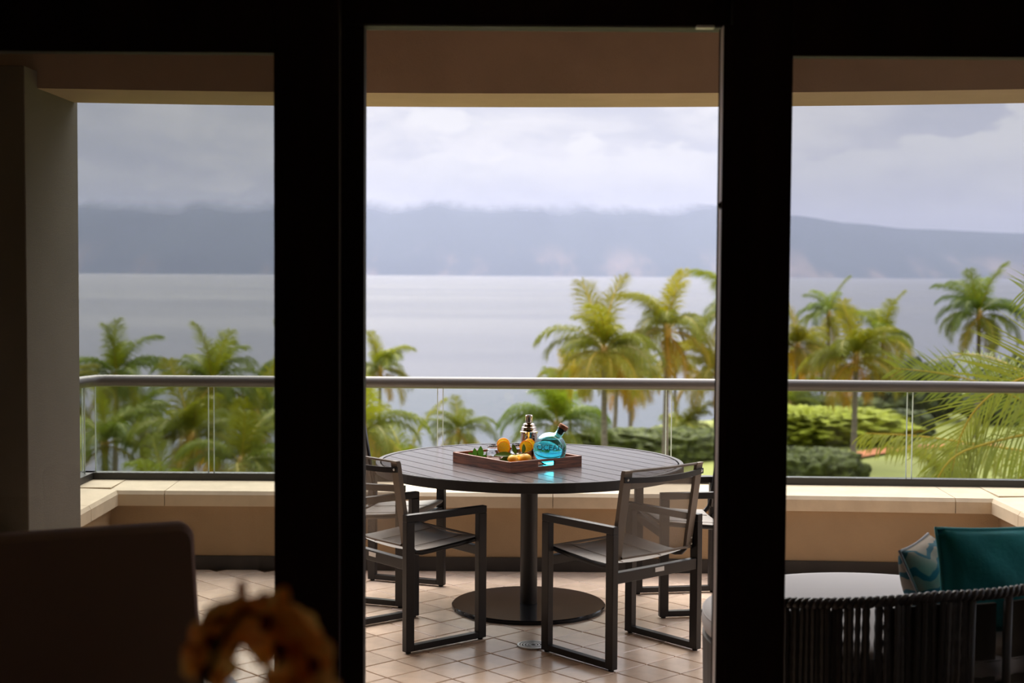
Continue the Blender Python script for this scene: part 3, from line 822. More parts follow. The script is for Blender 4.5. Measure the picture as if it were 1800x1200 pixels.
for L, w, loc, d, nr in ((0.066, 0.018, (0.008, -0.004, 0.010), (0.10, -0.1, 1), (0.2, -1, 0)), (0.058, 0.016, (-0.006, -0.006, 0.010), (-0.25, -0.1, 1), (-0.3, -1, 0)), (0.048, 0.016, (-0.016, -0.012, 0.008), (-0.6, -0.2, 0.8), (0, -1, 0.4)),
                         (0.040, 0.014, (0.004, -0.018, 0.006), (0.1, -0.5, 0.7), (0, -1, 0.7)), (0.040, 0.014, (0.020, -0.012, 0.006), (0.5, -0.3, 0.7), (0, -1, 0.4)), (0.046, 0.015, (-0.026, -0.012, 0.006), (-1, -0.2, 0.4), (0, -0.7, 0.7)), (0.05, 0.015, (0.0, 0.012, 0.010), (0.2, 0.4, 1), (0, -1, 0))):
    aim_leaf(mt, L, w, loc, d, nr, M['mint'], curl=0.14)

# ------------------------------------------------------------------ round wicker daybed
DX, DY, DR = 1.367, 5.20, 0.655
db = empty('wicker_daybed', (DX, DY, 0), label='round dark wicker daybed with pale mattress on the balcony', cat='daybed')
WR = DR + 0.025
def rim_z(th):                                   # th in degrees, 0 faces the doors, positive towards one end
    a = abs(th) if th < 0 else 0
    if th < 0:
        return 0.655 - 0.065 * (a / 43) if a < 43 else 0.59 - 0.20 * min(1, (a - 43) / 30) ** 0.9
    return 0.655 + 0.01 * min(1, th / 30) if th < 95 else max(0.36, 0.665 - 0.3 * (th - 95) / 40)
def ring(th, r, z):
    a = R_(th); return (r * math.sin(a), -r * math.cos(a), z)
# plaited rim: two strands twisted round each other
def plait(path, r, amp, turns, n=9, ns=6):
    b = MB(); K = len(path)
    for ph in (0, math.pi):
        pts = []
        for i in range(K):
            p = Vector(path[i]); t = (Vector(path[min(i + 1, K - 1)]) - Vector(path[max(i - 1, 0)])).normalized()
            a = t.cross(Vector((0, 0, 1))).normalized(); c = a.cross(t)
            q = ph + turns * 2 * math.pi * i / (K - 1)
            pts.append(p + a * amp * math.cos(q) + c * amp * math.sin(q))
        b.tube(pts, r, ns)
    return b
ths = rng(-68, 130, 400)
plait([ring(t, WR, rim_z(t)) for t in ths], 0.0115, 0.0095, 52).build('rim', M['wicker_rim'], db, smooth=True)
MB().lathe([(DR - 0.06, 0.03), (DR - 0.01, 0.05), (DR - 0.004, 0.35), (DR - 0.05, 0.355), (DR - 0.06, 0.03)], 64).build('base_ring', M['wicker'], db)
for a in (-80, -40, 10, 60, 110, 160, 210, 260):
    MB().span((-0.02, -0.02, 0), (0.02, 0.02, 0.06)).build('foot', M['shoe'], db, loc=ring(a, DR - 0.04, 0))
b = MB()
N = 22
for i in range(N + 1):
    z = i / N; q = 0.0103 + (0.0013 if i % 2 else -0.0012)
    for j in range(6): b.v.append((q * math.cos(j * math.pi / 3), q * math.sin(j * math.pi / 3), z))
for i in range(N):
    for j in range(6): b.f.append((i * 6 + j, i * 6 + (j + 1) % 6, i * 6 + 6 + (j + 1) % 6, i * 6 + 6 + j)); b.m.append(0)
strand_me = b.mesh('strand', M['wicker'])
for t0, t1 in ((-67, -27), (-13, 9)):
    lb = MB()
    for t in rng(t0, t1, 12):
        for r, z in ((WR - 0.022, 0.05), (WR - 0.022, rim_z(t) - 0.03), (WR - 0.030, rim_z(t) - 0.03), (WR - 0.030, 0.05)): lb.v.append(ring(t, r, z))
    for i in range(12):
        for j in range(4): lb.f.append((i * 4 + j, i * 4 + (j + 1) % 4, i * 4 + 4 + (j + 1) % 4, i * 4 + 4 + j)); lb.m.append(0)
    lb.f += [(0, 1, 2, 3), (48, 49, 50, 51)]; lb.m += [0, 0]
    lb.build('liner', M['dim_cloth'], db)
k = 0; th = -67.0
while th < 9:
    o = bpy.data.objects.new('strand', strand_me); COL.objects.link(o); o.parent = db
    z0 = 0.05; o.location = ring(th, WR - 0.004, z0); zt = rim_z(th) - 0.006
    o.scale = (1, 1, zt - z0)
    o.rotation_euler = (R_(rnd.uniform(-0.8, 0.8)), R_(rnd.uniform(-0.9, 0.9)), rnd.uniform(0, 1))
    th += 1.50 + (0.42 if rnd.random() < 0.15 else 0) + rnd.uniform(-0.06, 0.06); k += 1
for t in (10, 21.5, 33, 48, 64, 80, 96):
    MB().tube([ring(t, WR - 0.01, 0.05), ring(t, WR, rim_z(t) - 0.008)], 0.014, 8).build('post', M['wicker'], db, smooth=True)
for t0, t1 in ((11.5, 19.5), (23, 31.5), (35, 46), (50, 62), (66, 78), (82, 94)):
    b = MB()
    for t in rng(t0, t1, 4):
        for r, z in ((WR - 0.03, 0.10), (WR - 0.03, 0.62), (WR - 0.045, 0.62), (WR - 0.045, 0.10)): b.v.append(ring(t, r, z))
    for i in range(4):
        for j in range(4): b.f.append((i * 4 + j, i * 4 + (j + 1) % 4, i * 4 + 4 + (j + 1) % 4, i * 4 + 4 + j)); b.m.append(0)
    b.f += [(0, 1, 2, 3), (16, 17, 18, 19)]; b.m += [0, 0]
    b.build('back_panel', M['dim_cloth'], db)
mp_ = [(0.0, 0.345), (DR - 0.06, 0.345), (DR - 0.025, 0.352), (DR - 0.006, 0.372), (DR, 0.405), (DR - 0.006, 0.435), (DR - 0.03, 0.458), (DR - 0.10, 0.468), (0.0, 0.478)]
ma = MB().lathe(mp_, 72).build('mattress', M['mattress'], db, smooth=True)
MB().lathe([(DR - 0.012, 0.430), (DR - 0.003, 0.430), (DR - 0.002, 0.434), (DR - 0.012, 0.436), (DR - 0.012, 0.430)], 72).build('piping', M['mattress'], ma, smooth=True)

def cushion(name, w, hgt, t, m, pipe, loc, rot, lab, ears=0.03):
    e = empty(name, loc, 0, lab, 'pillow'); e.rotation_euler = tuple(R_(q) for q in rot)
    b = MB(); n = 16
    rn = random.Random(len(lab))
    for side in (1, -1):
        for i in range(n + 1):
            for j in range(n + 1):
                u, v = -1 + 2 * i / n, -1 + 2 * j / n
                f = max(0, (1 - u * u) * (1 - v * v)) ** 0.42
                pin = 1 - 0.055 * (1 - v * v) if abs(u) > 0 else 1
                pin2 = 1 - 0.055 * (1 - u * u)
                x = u * w / 2 * (1 - 0.05 * (1 - v * v) * abs(u)) ; z = v * hgt / 2 * (1 - 0.05 * (1 - u * u) * abs(v))
                wr = 0.006 * math.sin(7 * u + 5 * v) * f
                b.v.append((x, side * (t / 2 * f) + wr, z + hgt / 2))
    K = (n + 1) ** 2
    for s_ in (0, 1):
        for i in range(n):
            for j in range(n):
                a = s_ * K + i * (n + 1) + j
                q = (a, a + 1, a + n + 2, a + n + 1); b.f.append(q if s_ else q[::-1]); b.m.append(0)
    o = b.build('cover', m, e, smooth=True)
    pts = []
    for i in range(4 * n + 1):
        s_ = i % (4 * n); k_, r_ = divmod(s_, n); q = -1 + 2 * r_ / n
        u, v = ((q, -1), (1, q), (-q, 1), (-1, -q))[k_]
        pts.append((u * w / 2 * (1 - 0.05 * (1 - v * v) * abs(u)), 0, v * hgt / 2 * (1 - 0.05 * (1 - u * u) * abs(v)) + hgt / 2))
    MB().tube(pts, 0.0055, 6, cap=False).build('piping', pipe, e, smooth=True)
    return e
cushion('pillow', 0.52, 0.36, 0.15, M['teal'], M['teal_pipe'], (1.70, 4.835, 0.462), (-10, 2, 20), 'plain teal pillow propped on the wicker daybed')
# printed cloth with loose blue scrolls
pm = bpy.data.materials.new('printed_cloth'); pm.use_nodes = True
hh_ = NT(pm.node_tree); pb_ = pm.node_tree.nodes['Principled BSDF']; pb_.inputs['Roughness'].default_value = 0.9
co = hh_.n('ShaderNodeTexCoord')
wv = hh_.n('ShaderNodeTexWave', wave_type='RINGS'); wv.inputs['Scale'].default_value = 5.0; wv.inputs['Distortion'].default_value = 9.0; wv.inputs['Detail'].default_value = 1.5; wv.inputs['Detail Scale'].default_value = 1.4
hh_.l(co.outputs['Object'], wv.inputs[0])
hh_.l(hh_.mix(hh_.smooth(wv.outputs[1], 0.72, 0.84), (0.40, 0.34, 0.27, 1), (0.03, 0.15, 0.20, 1)), pb_.inputs['Base Color'])
cushion('pillow', 0.40, 0.31, 0.16, pm, M['mattress'], (1.565, 5.03, 0.440), (-24, 0, 60), 'beige pillow with blue scroll print behind the teal pillow')

# ------------------------------------------------------------------ armchair inside the room
ac = empty('armchair', (-1.22, 3.60, 0), label='dark upholstered armchair standing inside by the glass door', cat='armchair')
ac.rotation_euler.z = R_(25.0)
def slab(w, d, hgt, r=0.03, bow=0.0, lean=0.0, n=14, taper=0.0):
    """soft rounded panel, bowed in plan"""
    b = MB(); prof = []
    for i in range(4):
        for k_ in range(5):
            a = R_(90 * i + 22.5 * k_)
            cx = (w / 2 - r) * (1 if i in (0, 3) else -1); cz = (hgt / 2 - r) * (1 if i in (0, 1) else -1)
            prof.append((cx + r * math.cos(a), cz + r * math.sin(a)))
    rows = [(-d / 2, 0.965), (-d / 2 + 0.012, 0.99), (-d / 2 + 0.03, 1.0), (d / 2 - 0.03, 1.0), (d / 2 - 0.012, 0.99), (d / 2, 0.965)]
    m_ = len(prof)
    for y, s_ in rows:
        for x, z in prof:
            x2 = x * s_ ; z2 = z * (1 - (1 - s_) * w / hgt)
            x2 *= 1 - taper * (z2 / hgt)
            b.v.append((x2, y + bow * (x2 / (w / 2)) ** 2 - lean * (z2 / hgt + 0.5), z2 + hgt / 2))
    for i in range(len(rows) - 1):
        for j in range(m_): b.f.append((i * m_ + j, i * m_ + (j + 1) % m_, (i + 1) * m_ + (j + 1) % m_, (i + 1) * m_ + j)); b.m.append(0)
    b.f += [tuple(range(m_)), tuple((len(rows) - 1) * m_ + j for j in range(m_))[::-1]]; b.m += [0, 0]
    return b
slab(0.86, 0.10, 0.66, 0.035, lean=-0.06, taper=0.06).build('backrest', M['armchair'], ac, smooth=True, auto=True, loc=(0.0, 0.0, 0.345))
MB().box((0, -0.32, 0.36), (0.74, 0.62, 0.14)).build('seat', M['armchair'], ac, bevel=0.03)
for s_ in (-1, 1):
    for y in (-0.6, -0.02): MB().span((s_ * 0.36 - .02, y - .02, 0), (s_ * 0.36 + .02, y + .02, 0.30)).build('leg', M['frame'], ac)
    MB().box((s_ * 0.475, -0.27, 0.588), (0.055, 0.60, 0.024)).build('armrest', M['lacquer'], ac, bevel=0.008)
    MB().span((s_ * 0.475 - .015, -0.5, 0.30), (s_ * 0.475 + .015, -0.46, 0.576)).span((s_ * 0.36, -0.5, 0.30), (s_ * 0.475, -0.46, 0.33)).build('arm_post', M['frame'], ac)

# ------------------------------------------------------------------ orchid close to the lens
oc = empty('orchid', (-0.30, 1.42, 0.78), label='potted orchid with blurred amber flowers, in front of the armchair', cat='plant')
def Lo(p): return (p[0] + 0.30, p[1] - 1.42, p[2] - 0.78)
MB().lathe([(0.0, 0.0), (0.055, 0.0), (0.07, 0.11), (0.074, 0.12), (0.066, 0.12), (0.06, 0.10), (0.0, 0.10)], 28).build('pot', M['pot'], oc, smooth=True)
MB().tube([Lo(q) for q in ((-0.30, 1.42, 0.87), (-0.33, 1.44, 1.05), (-0.335, 1.47, 1.20), (-0.31, 1.49, 1.285), (-0.285, 1.50, 1.32), (-0.25, 1.50, 1.31), (-0.215, 1.50, 1.27), (-0.20, 1.50, 1.23))], [0.004] * 5 + [0.003, 0.0025, 0.002], 7).build('flower_stem', M['stem'], oc, smooth=True)
for a in (20, 110, 200, 290):
    o = leaf_mb(0.20, 0.032, 0.2, 0.3).build('leaf', M['stem'], oc, smooth=True); o.location = (0, 0, 0.10); o.rotation_euler = (0, R_(-35), R_(a))
def flower(px, size, face, roll):
    b = MB()
    e = None
    for k_, (a, L, w) in enumerate(((90, 1.0, 0.36), (210, 0.95, 0.34), (330, 0.95, 0.34), (15, 1.05, 0.52), (165, 1.05, 0.52))):
        lf = leaf_mb(size * L, size * w, 0.18, 0.22, 6)
        rm = Matrix.Rotation(R_(a), 3, 'Z')
        b.add([rm @ Vector(v) for v in lf.v], lf.f)
    o = b.build('flower', M['petal'], oc, smooth=True, merge=False); o.location = Lo(px)
    q = Vector(face).normalized().to_track_quat('Z', 'Y').to_euler(); o.rotation_euler = q; o.rotation_euler.rotate_axis('Z', R_(roll))
    l = MB().ball((0, -size * 0.18, size * 0.12), (size * 0.20, size * 0.30, size * 0.16), 10, 8).ball((0, 0, size * 0.2), size * 0.09, 8, 6)
    l.build('lip', M['lip'], o, smooth=True)
for px, sz, face, rl2 in (((-0.302, 1.49, 1.318), 0.036, (-0.5, 0.6, 0.5), 10), ((-0.300, 1.52, 1.285), 0.034, (-0.3, -0.9, -0.2), 40), ((-0.258, 1.50, 1.312), 0.036, (0.2, -0.8, 0.5), -20),
                          ((-0.246, 1.49, 1.287), 0.036, (0.1, -0.9, 0.1), 15), ((-0.212, 1.50, 1.268), 0.034, (0.6, -0.7, 0.2), 0), ((-0.322, 1.49, 1.262), 0.034, (-0.2, -1, 0.1), -15),
                          ((-0.246, 1.52, 1.228), 0.034, (0.0, -1, -0.3), 30), ((-0.205, 1.50, 1.235), 0.030, (0.4, -0.8, -0.2), -30), ((-0.318, 1.50, 1.292), 0.034, (-0.4, -0.9, 0.1), 20),
                          ((-0.230, 1.53, 1.295), 0.036, (0.3, 0.8, 0.3), 50), ((-0.232, 1.50, 1.240), 0.034, (0.2, -1, 0.1), 70)):
    flower(px, sz, face, rl2)
for px, r in (((-0.286, 1.50, 1.342), 0.008), ((-0.263, 1.50, 1.333), 0.007), ((-0.241, 1.50, 1.335), 0.008)):
    MB().ball(Lo(px), (r * 0.8, r * 0.8, r * 1.5), 10, 8).build('bud', M['petal'], oc, smooth=True)
ct = empty('console_table', (-0.30, 1.42, 0), label='dark console table under the potted orchid', cat='table')
MB().span((-0.35, -0.18, 0.74), (0.35, 0.18, 0.779)).build('tabletop', M['frame'], ct)
for sx in (-0.31, 0.31):
    for sy in (-0.14, 0.14): MB().span((sx - .02, sy - .02, 0 - 0.02), (sx + .02, sy + .02, 0.74)).build('leg', M['frame'], ct)

# ------------------------------------------------------------------ land and sea
SEA = -14.0
def ground_z(x, y):
    e = x - (3.0 + 0.035 * y)                     # garden terrace on one side, lower shore on the other
    k_ = 1 / (1 + math.exp(-e / 2.2))
    z = -11.2 + 2.9 * k_ - 0.012 * max(0, y - 60) * (1 - k_)
    shore = 90 + 9 * k_ + 2 * math.sin(x * 0.21) + max(0.0, x - 20) * 1.2 * k_
    if y > shore: z -= min(6.0, (y - shore) * 0.35)
    if y < 40: z -= 0.02 * (40 - y)
    return z + 0.15 * math.sin(x * 0.4) * math.sin(y * 0.23)
b = MB(); nx, ny = 90, 90
for j in range(ny + 1):
    for i in range(nx + 1):
        x = -85 + 175 * i / nx; y = 10 + 150 * j / ny
        b.v.append((x, y, ground_z(x, y)))
for j in range(ny):
    for i in range(nx):
        a = j * (nx + 1) + i; b.f.append((a, a + 1, a + nx + 2, a + nx + 1)); b.m.append(0)
tag(b.build('ground', M['lawn'], smooth=True, merge=False), kind=S)

sm = bpy.data.materials.new('sea_water'); sm.use_nodes = True
h_ = NT(sm.node_tree); p_ = sm.node_tree.nodes['Principled BSDF']
p_.inputs['Base Color'].default_value = (0.044, 0.048, 0.064, 1); p_.inputs['Roughness'].default_value = 0.34; p_.inputs['IOR'].default_value = 1.33
co = h_.n('ShaderNodeTexCoord')
mpp = h_.n('ShaderNodeMapping'); mpp.inputs['Scale'].default_value = (0.35, 1.0, 1.0); h_.l(co.outputs['Object'], mpp.inputs[0])
n1 = h_.noise(mpp.outputs[0], 0.35, 5, 0.6); n2 = h_.noise(mpp.outputs[0], 0.012, 4, 0.5)
bp = h_.n('ShaderNodeBump'); bp.inputs['Strength'].default_value = 0.35; bp.inputs['Distance'].default_value = 0.6
h_.l(h_.math('ADD', n1, h_.math('MULTIPLY', n2, 1.0)), bp.inputs['Height']); h_.l(bp.outputs[0], p_.inputs['Normal'])
n3 = h_.noise(mpp.outputs[0], 0.004, 5, 0.6)
h_.l(h_.math('MULTIPLY_ADD', h_.smooth(n3, 0.4, 0.6), 0.05, 0.20), p_.inputs['Roughness'])
b = MB()
ys = [60, 200, 600, 1500, 4000, 9000, 26000]
for y in ys:
    for i in range(9): b.v.append(((-1 + 2 * i / 8) * (400 + y * 0.9), y, SEA))
for j in range(len(ys) - 1):
    for i in range(8): b.f.append((j * 9 + i, j * 9 + i + 1, j * 9 + i + 10, j * 9 + i + 9)); b.m.append(0)
tag(b.build('sea', sm, merge=False), kind=S)

# far island
IY = 12000.0
prof_ = [(-11000, 900), (-5500, 930), (-3500, 950), (-1500, 900), (600, 860), (1750, 760), (2860, 634), (3500, 556), (4088, 503), (5256, 468), (6500, 420), (11000, 200)]
def ridge(x):
    for (a, p), (c, q) in zip(prof_[:-1], prof_[1:]):
        if a <= x <= c: 
            t = (x - a) / (c - a); t = t * t * (3 - 2 * t); return p + (q - p) * t
    return 100
im = bpy.data.materials.new('island_slope'); im.use_nodes = True
h_ = NT(im.node_tree); p_ = im.node_tree.nodes['Principled BSDF']; p_.inputs['Roughness'].default_value = 1.0; p_.inputs['Specular IOR Level'].default_value = 0.0
co = h_.n('ShaderNodeTexCoord'); mpp = h_.n('ShaderNodeMapping'); mpp.inputs['Scale'].default_value = (1, 0.2, 0.6); h_.l(co.outputs['Object'], mpp.inputs[0])
nz = h_.noise(mpp.outputs[0], 0.0022, 6, 0.62)
sp = h_.n('ShaderNodeSeparateXYZ'); h_.l(co.outputs['Object'], sp.inputs[0])
low = h_.smooth(sp.outputs[2], 330, 0)
cc = h_.mix(h_.math('MULTIPLY', h_.smooth(nz, 0.48, 0.66), low), (0.07, 0.085, 0.09, 1), (0.145, 0.13, 0.125, 1))
h_.l(cc, p_.inputs['Base Color'])
# the heights are lost in the cloud base
mist = h_.noise(mpp.outputs[0], 0.0016, 5, 0.55)
east = h_.math('MULTIPLY', h_.math('MAXIMUM', h_.math('SUBTRACT', sp.outputs[0], 1500.0), 0.0), 0.16)
fade = h_.smooth(h_.math('SUBTRACT', h_.math('ADD', sp.outputs[2], h_.math('MULTIPLY', h_.math('SUBTRACT', mist, 0.5), 380.0)), east), 545, 730)
tr_ = h_.n('ShaderNodeBsdfTransparent'); mx_ = h_.n('ShaderNodeMixShader'); h_.l(fade, mx_.inputs[0])
h_.l(p_.outputs[0], mx_.inputs[1]); h_.l(tr_.outputs[0], mx_.inputs[2]); h_.l(mx_.outputs[0], im.node_tree.nodes['Material Output'].inputs[0])
b = MB(); nx, ny = 150, 14
from mathutils import noise as mn
for j in range(ny + 1):
    for i in range(nx + 1):
        x = -11000 + 22000 * i / nx; t = j / ny
        k_ = t ** 0.85
        gu = mn.fractal(Vector((x * 0.0016, t * 0.6, 3.1)), 1.0, 2.0, 4) * 0.5
        z = SEA - 2 + ridge(x) * k_ * (1 + gu * 0.7 * (1 - t) * t * 3)
        b.v.append((x, IY + 2600 * t + 420 * gu * (1 - t), z))
for j in range(ny):
    for i in range(nx):
        a = j * (nx + 1) + i; b.f.append((a, a + 1, a + nx + 2, a + nx + 1)); b.m.append(0)
tag(b.build('mountain', im, smooth=True, merge=False), kind=S)

# sea haze
hz = bpy.data.materials.new('sea_haze'); hz.use_nodes = True
t_ = hz.node_tree; t_.nodes.clear(); h_ = NT(t_)
vs_ = h_.n('ShaderNodeVolumeScatter'); vs_.inputs['Color'].default_value = (0.165, 0.17, 0.265, 1); vs_.inputs['Density'].default_value = 0.00009; vs_.inputs['Anisotropy'].default_value = 0.0
o_ = h_.n('ShaderNodeOutputMaterial'); h_.l(vs_.outputs[0], o_.inputs['Volume'])
hzo = MB().span((-16000, 700, SEA - 1), (16000, 18000, 780)).build('haze', hz)
tag(hzo, kind='stuff')

# ------------------------------------------------------------------ palms
def frond_mesh(L, e0, bendn, nleaf, ll, seed, droop=0.45, w=0.030):
    """one frond: arching midrib from the origin along +x with hanging leaflets"""
    q = random.Random(seed); b = MB()
    n = 12; pts = [Vector((0, 0, 0))]; el_ = e0
    side = q.uniform(-0.25, 0.25); yaw_ = 0.0
    for i in range(n):
        el_ -= bendn / n * (0.5 + 1.0 * i / n); yaw_ += side / n
        pts.append(pts[-1] + Vector((math.cos(el_) * math.cos(yaw_), math.cos(el_) * math.sin(yaw_), math.sin(el_))) * (L / n))
    b.tube(pts, [0.045 * (1 - 0.85 * i / n) for i in range(n + 1)], 4, 1, cap=False)
    def at(t):
        f = t * n; i = min(int(f), n - 1); return pts[i].lerp(pts[i + 1], f - i), (pts[i + 1] - pts[i]).normalized()
    for k_ in range(nleaf):
        t = 0.14 + 0.86 * (k_ + q.random() * 0.6) / nleaf
        p, T = at(min(t, 0.999))
        sd_ = T.cross(Vector((0, 0, 1)))
        if sd_.length < 1e-3: sd_ = Vector((0, 1, 0))
        sd_.normalize(); upv = sd_.cross(T)
        ln = ll * (0.45 + 0.55 * math.sin(math.pi * min(1, 0.15 + 0.75 * t))) * (1.0 if t < 0.85 else 1.0 - 2.2 * (t - 0.85))
        for s_ in (-1, 1):
            a = R_(62 - 34 * t + q.uniform(-9, 9)); u_ = R_(q.uniform(-5, 30) - 12 * t)
            d = (sd_ * (s_ * math.sin(a) * math.cos(u_)) + T * math.cos(a) + upv * math.sin(u_) * math.sin(a)).normalized()
            l1 = ln * q.uniform(0.85, 1.1)
            p1 = p + d * l1 * 0.5 + Vector((0, 0, -0.06 * l1 * droop))
            d2 = (d + Vector((0, 0, -droop * q.uniform(0.9, 1.7)))).normalized()
            p2 = p1 + d2 * l1 * 0.5
            wv_ = T * (w * 0.5)
            b.add([p - wv_, p + wv_, p1 + wv_ * 1.1, p1 - wv_ * 1.1, p2], [(0, 1, 2, 3), (3, 2, 4)], 0)
    return b.mesh('frond', [M['frond'], M['rachis']], merge=False)

CLASSES = [(82, 32), (70, 78), (56, 108), (40, 122), (20, 115), (-6, 88), (-38, 52)]       # start elevation, bend
FR = []
for ci, (e_, bn) in enumerate(CLASSES):
    FR.append([frond_mesh(3.35 if ci < 5 else 3.0, R_(e_), R_(bn), 80, 1.12, 100 + ci * 7 + v, droop=0.45 + 0.17 * ci, w=0.04) for v in range(2)])
GREEN = [(1.15, 1.15, 0.6), (0.95, 1.05, 0.6), (0.75, 0.90, 0.7), (0.72, 0.84, 0.8), (1.0, 0.98, 0.8), (1.40, 1.15, 0.9), (1.75, 1.15, 0.8)]

def palm(x, y, zc, gz, scale, label, seed, n=19, lean=0.0, warm=1.0, bright=1.0, sheath=True):
    q = random.Random(seed)
    gz = min(ground_z(x, y), zc - 0.8)
    H_ = zc - gz
    e = empty('coconut_palm', (x, y, gz), label=label, cat='palm tree', group='coconut palms between the house and the sea')
    tp_ = MB(); K = 9; dx = lean * H_
    tp_.tube([(-dx * (1 - i / K) ** 1.7, 0, H_ * i / K - (0.4 if i == 0 else 0)) for i in range(K + 1)], [0.17 - 0.05 * i / K + (0.05 if i == 0 else 0) for i in range(K + 1)], 9)
    tp_.build('trunk', M['trunk'], e, smooth=True)
    if sheath:
        MB().lathe([(0.0, -0.75 * scale), (0.13, -0.72 * scale), (0.20 * scale, -0.25 * scale), (0.17 * scale, 0.10 * scale), (0.05, 0.30 * scale), (0.0, 0.3 * scale)], 9, (0, 0, H_)).build('crownshaft', M['sheath'], e, smooth=True)
    order = [0, 1, 2, 3, 4, 5, 1, 2, 3, 4, 6, 2, 3, 4, 5, 3, 4, 1, 5, 2, 6, 3, 4, 0, 5, 2, 3, 4, 6, 1][:n + 7]
    a = q.uniform(0, 360)
    for i, ci in enumerate(order):
        me = FR[ci][q.randrange(2)]
        o = bpy.data.objects.new('frond', me); COL.objects.link(o); o.parent = e
        a += 137.5
        o.location = (0, 0, H_ - 0.03 * ci * scale)
        s_ = scale * q.uniform(0.80, 1.14)
        o.scale = (s_, s_, s_)
        o.rotation_euler = (R_(q.uniform(-12, 12)), R_(q.uniform(-8, 8)), R_(a + q.uniform(-14, 14)))
        c_ = GREEN[ci]; v_ = q.uniform(0.85, 1.12) * (1.0 if label.startswith('dark') else bright)
        o.color = (c_[0] * v_ * warm, c_[1] * v_, c_[2] * v_, 1)
    return e

PALMS = [
    (-21.22, 76.2, -3.90, 1.0, 'dense palm next to the stucco pier, crown above the handrail corner', 11, 17, 0.03, 0.85),
    (-15.11, 71.4, -3.95, 1.05, 'spreading palm behind the glass joint, second along from the pier', 12, 18, 0.0, 0.9),
    (-28.96, 111.1, -9.2, 0.95, 'small far palm on a thin trunk, low behind the two pier-side palms', 13, 15, 0.02, 0.9),
    (-12.60, 84.2, -3.85, 1.0, 'palm partly behind the dark door stile, drooping crown at handrail height', 14, 16, 0.0, 0.9),
    (-12.84, 53.3, -7.0, 0.85, 'low palm whose arching fronds just clear the coping', 15, 15, 0.0, 0.9),
    (-23.6, 72.7, -5.2, 1.0, 'yellowing palm cut off by the stucco pier, seen through the corner glass', 16, 15, 0.0, 1.15),
    (-14.36, 80.0, -6.4, 1.05, 'palm low behind the railing glass with hanging brown-tipped fronds', 17, 16, 0.0, 1.0),
    (-9.52, 102.6, -5.25, 0.97, 'palm rising above the handrail just past the open door jamb', 18, 17, 0.03, 1.0),
    (-4.75, 64.0, -7.0, 1.05, 'low palm with one tall upright frond behind the table edge', 19, 14, 0.0, 1.0),
    (-3.73, 100.0, -9.5, 0.95, 'small palm over pale water, behind the tray and mint', 20, 14, 0.0, 1.0),
    (-9.27, 84.2, -8.1, 1.0, 'low yellow-green palm beside the open door jamb, below the handrail', 21, 15, 0.0, 1.1),
    (2.45, 76.2, -6.4, 1.08, 'palm behind the cocktail shaker, fronds spreading either side', 22, 17, 0.0, 0.85),
    (4.40, 67.8, -1.95, 1.0, 'big ragged palm on a slim trunk above the blue bottle', 23, 20, -0.02, 1.1),
    (7.80, 71.4, -1.0, 1.0, 'tall palm with a bright yellow crown stalk, beside the ragged one', 24, 17, 0.01, 1.1),
    (4.60, 111.1, -6.6, 0.95, 'low golden palm hugging the handrail under the ragged palm', 25, 14, 0.0, 1.3),
    (12.23, 84.2, -4.1, 1.0, 'golden palm pressed against the pale lit edge of the open door', 26, 17, 0.0, 1.25),
    (13.35, 84.2, -0.5, 1.1, 'highest palm of the grove, mostly hidden behind the door stile', 27, 16, 0.0, 0.95),
    (10.01, 84.2, -7.7, 1.05, 'low palm with pale arching fronds above the mesh chair', 28, 14, 0.0, 1.1),
    (8.99, 106.7, -5.6, 0.95, 'distant palm filling the gap under the yellow-stalked palm', 29, 15, 0.0, 1.2),
    (24.74, 111.1, -1.2, 0.95, 'thin lone palm standing tallest over the hedge garden', 30, 12, 0.0, 0.85),
    (20.10, 100.0, -3.3, 0.95, 'bright yellow-green palm touching the far door stile', 31, 16, 0.0, 1.2),
    (18.47, 76.2, -2.7, 1.0, 'full palm with a pale yellow hanging frond above the lawn', 32, 19, 0.01, 1.1),
    (27.84, 106.7, -2.7, 1.0, 'round-headed palm just behind the full one over the lawn', 33, 17, 0.0, 0.95),
    (29.21, 88.9, -0.6, 1.0, 'dark shaggy palm standing apart against the water', 34, 19, 0.0, 0.8),
    (18.40, 94.1, -6.8, 0.9, 'short palm with weeping fronds beside the bright hedge', 35, 13, 0.0, 1.0),
    (19.0, 62.0, -7.2, 0.8, 'small weeping palm low at the bright hedge and lawn edge', 37, 12, 0.0, 1.05),
    (13.6, 118.0, -5.6, 0.95, 'far palm in the narrow gap beside the pale lit door edge, low crown', 39, 13, 0.0, 1.2),
    (10.2, 122.0, -6.5, 0.95, 'farthest palm of the grove, a tuft between two trunks', 40, 13, 0.0, 1.1),
    (22.3, 112.0, -7.2, 0.95, 'pale palm low behind the door stile, over the rocks', 41, 14, 0.0, 1.0),
    (25.8, 118.0, -5.0, 0.95, 'far palm tucked between the thin lone palm and the full one', 42, 14, 0.0, 1.1),
    (-13.8, 61.0, -5.4, 0.95, 'palm low between the two big ones, its fronds crossing the glass joint', 43, 15, 0.0, 1.05),
    (-10.3, 54.0, -5.6, 0.90, 'low palm at the foot of the door stile with drooping tips', 44, 14, 0.0, 1.0),
    (-17.8, 62.0, -5.8, 0.90, 'low palm in front of the dense pier-side palm', 45, 13, 0.0, 0.9),
    (-6.2, 60.0, -5.0, 0.95, 'palm behind the mesh chair at the door jamb, long arching fronds', 46, 14, 0.0, 1.05),
    (7.1, 96.0, -5.3, 0.9, 'palm with bare leaning trunk in the middle of the grove', 38, 13, 0.04, 1.15),
]
for (x, y, zc, sc, lab, sd2, n_, ln_, wm) in PALMS:
    palm(x, y, zc, -11, sc, lab, sd2, n_, ln_, wm, bright=1.3 if x > 17 else 1.08)

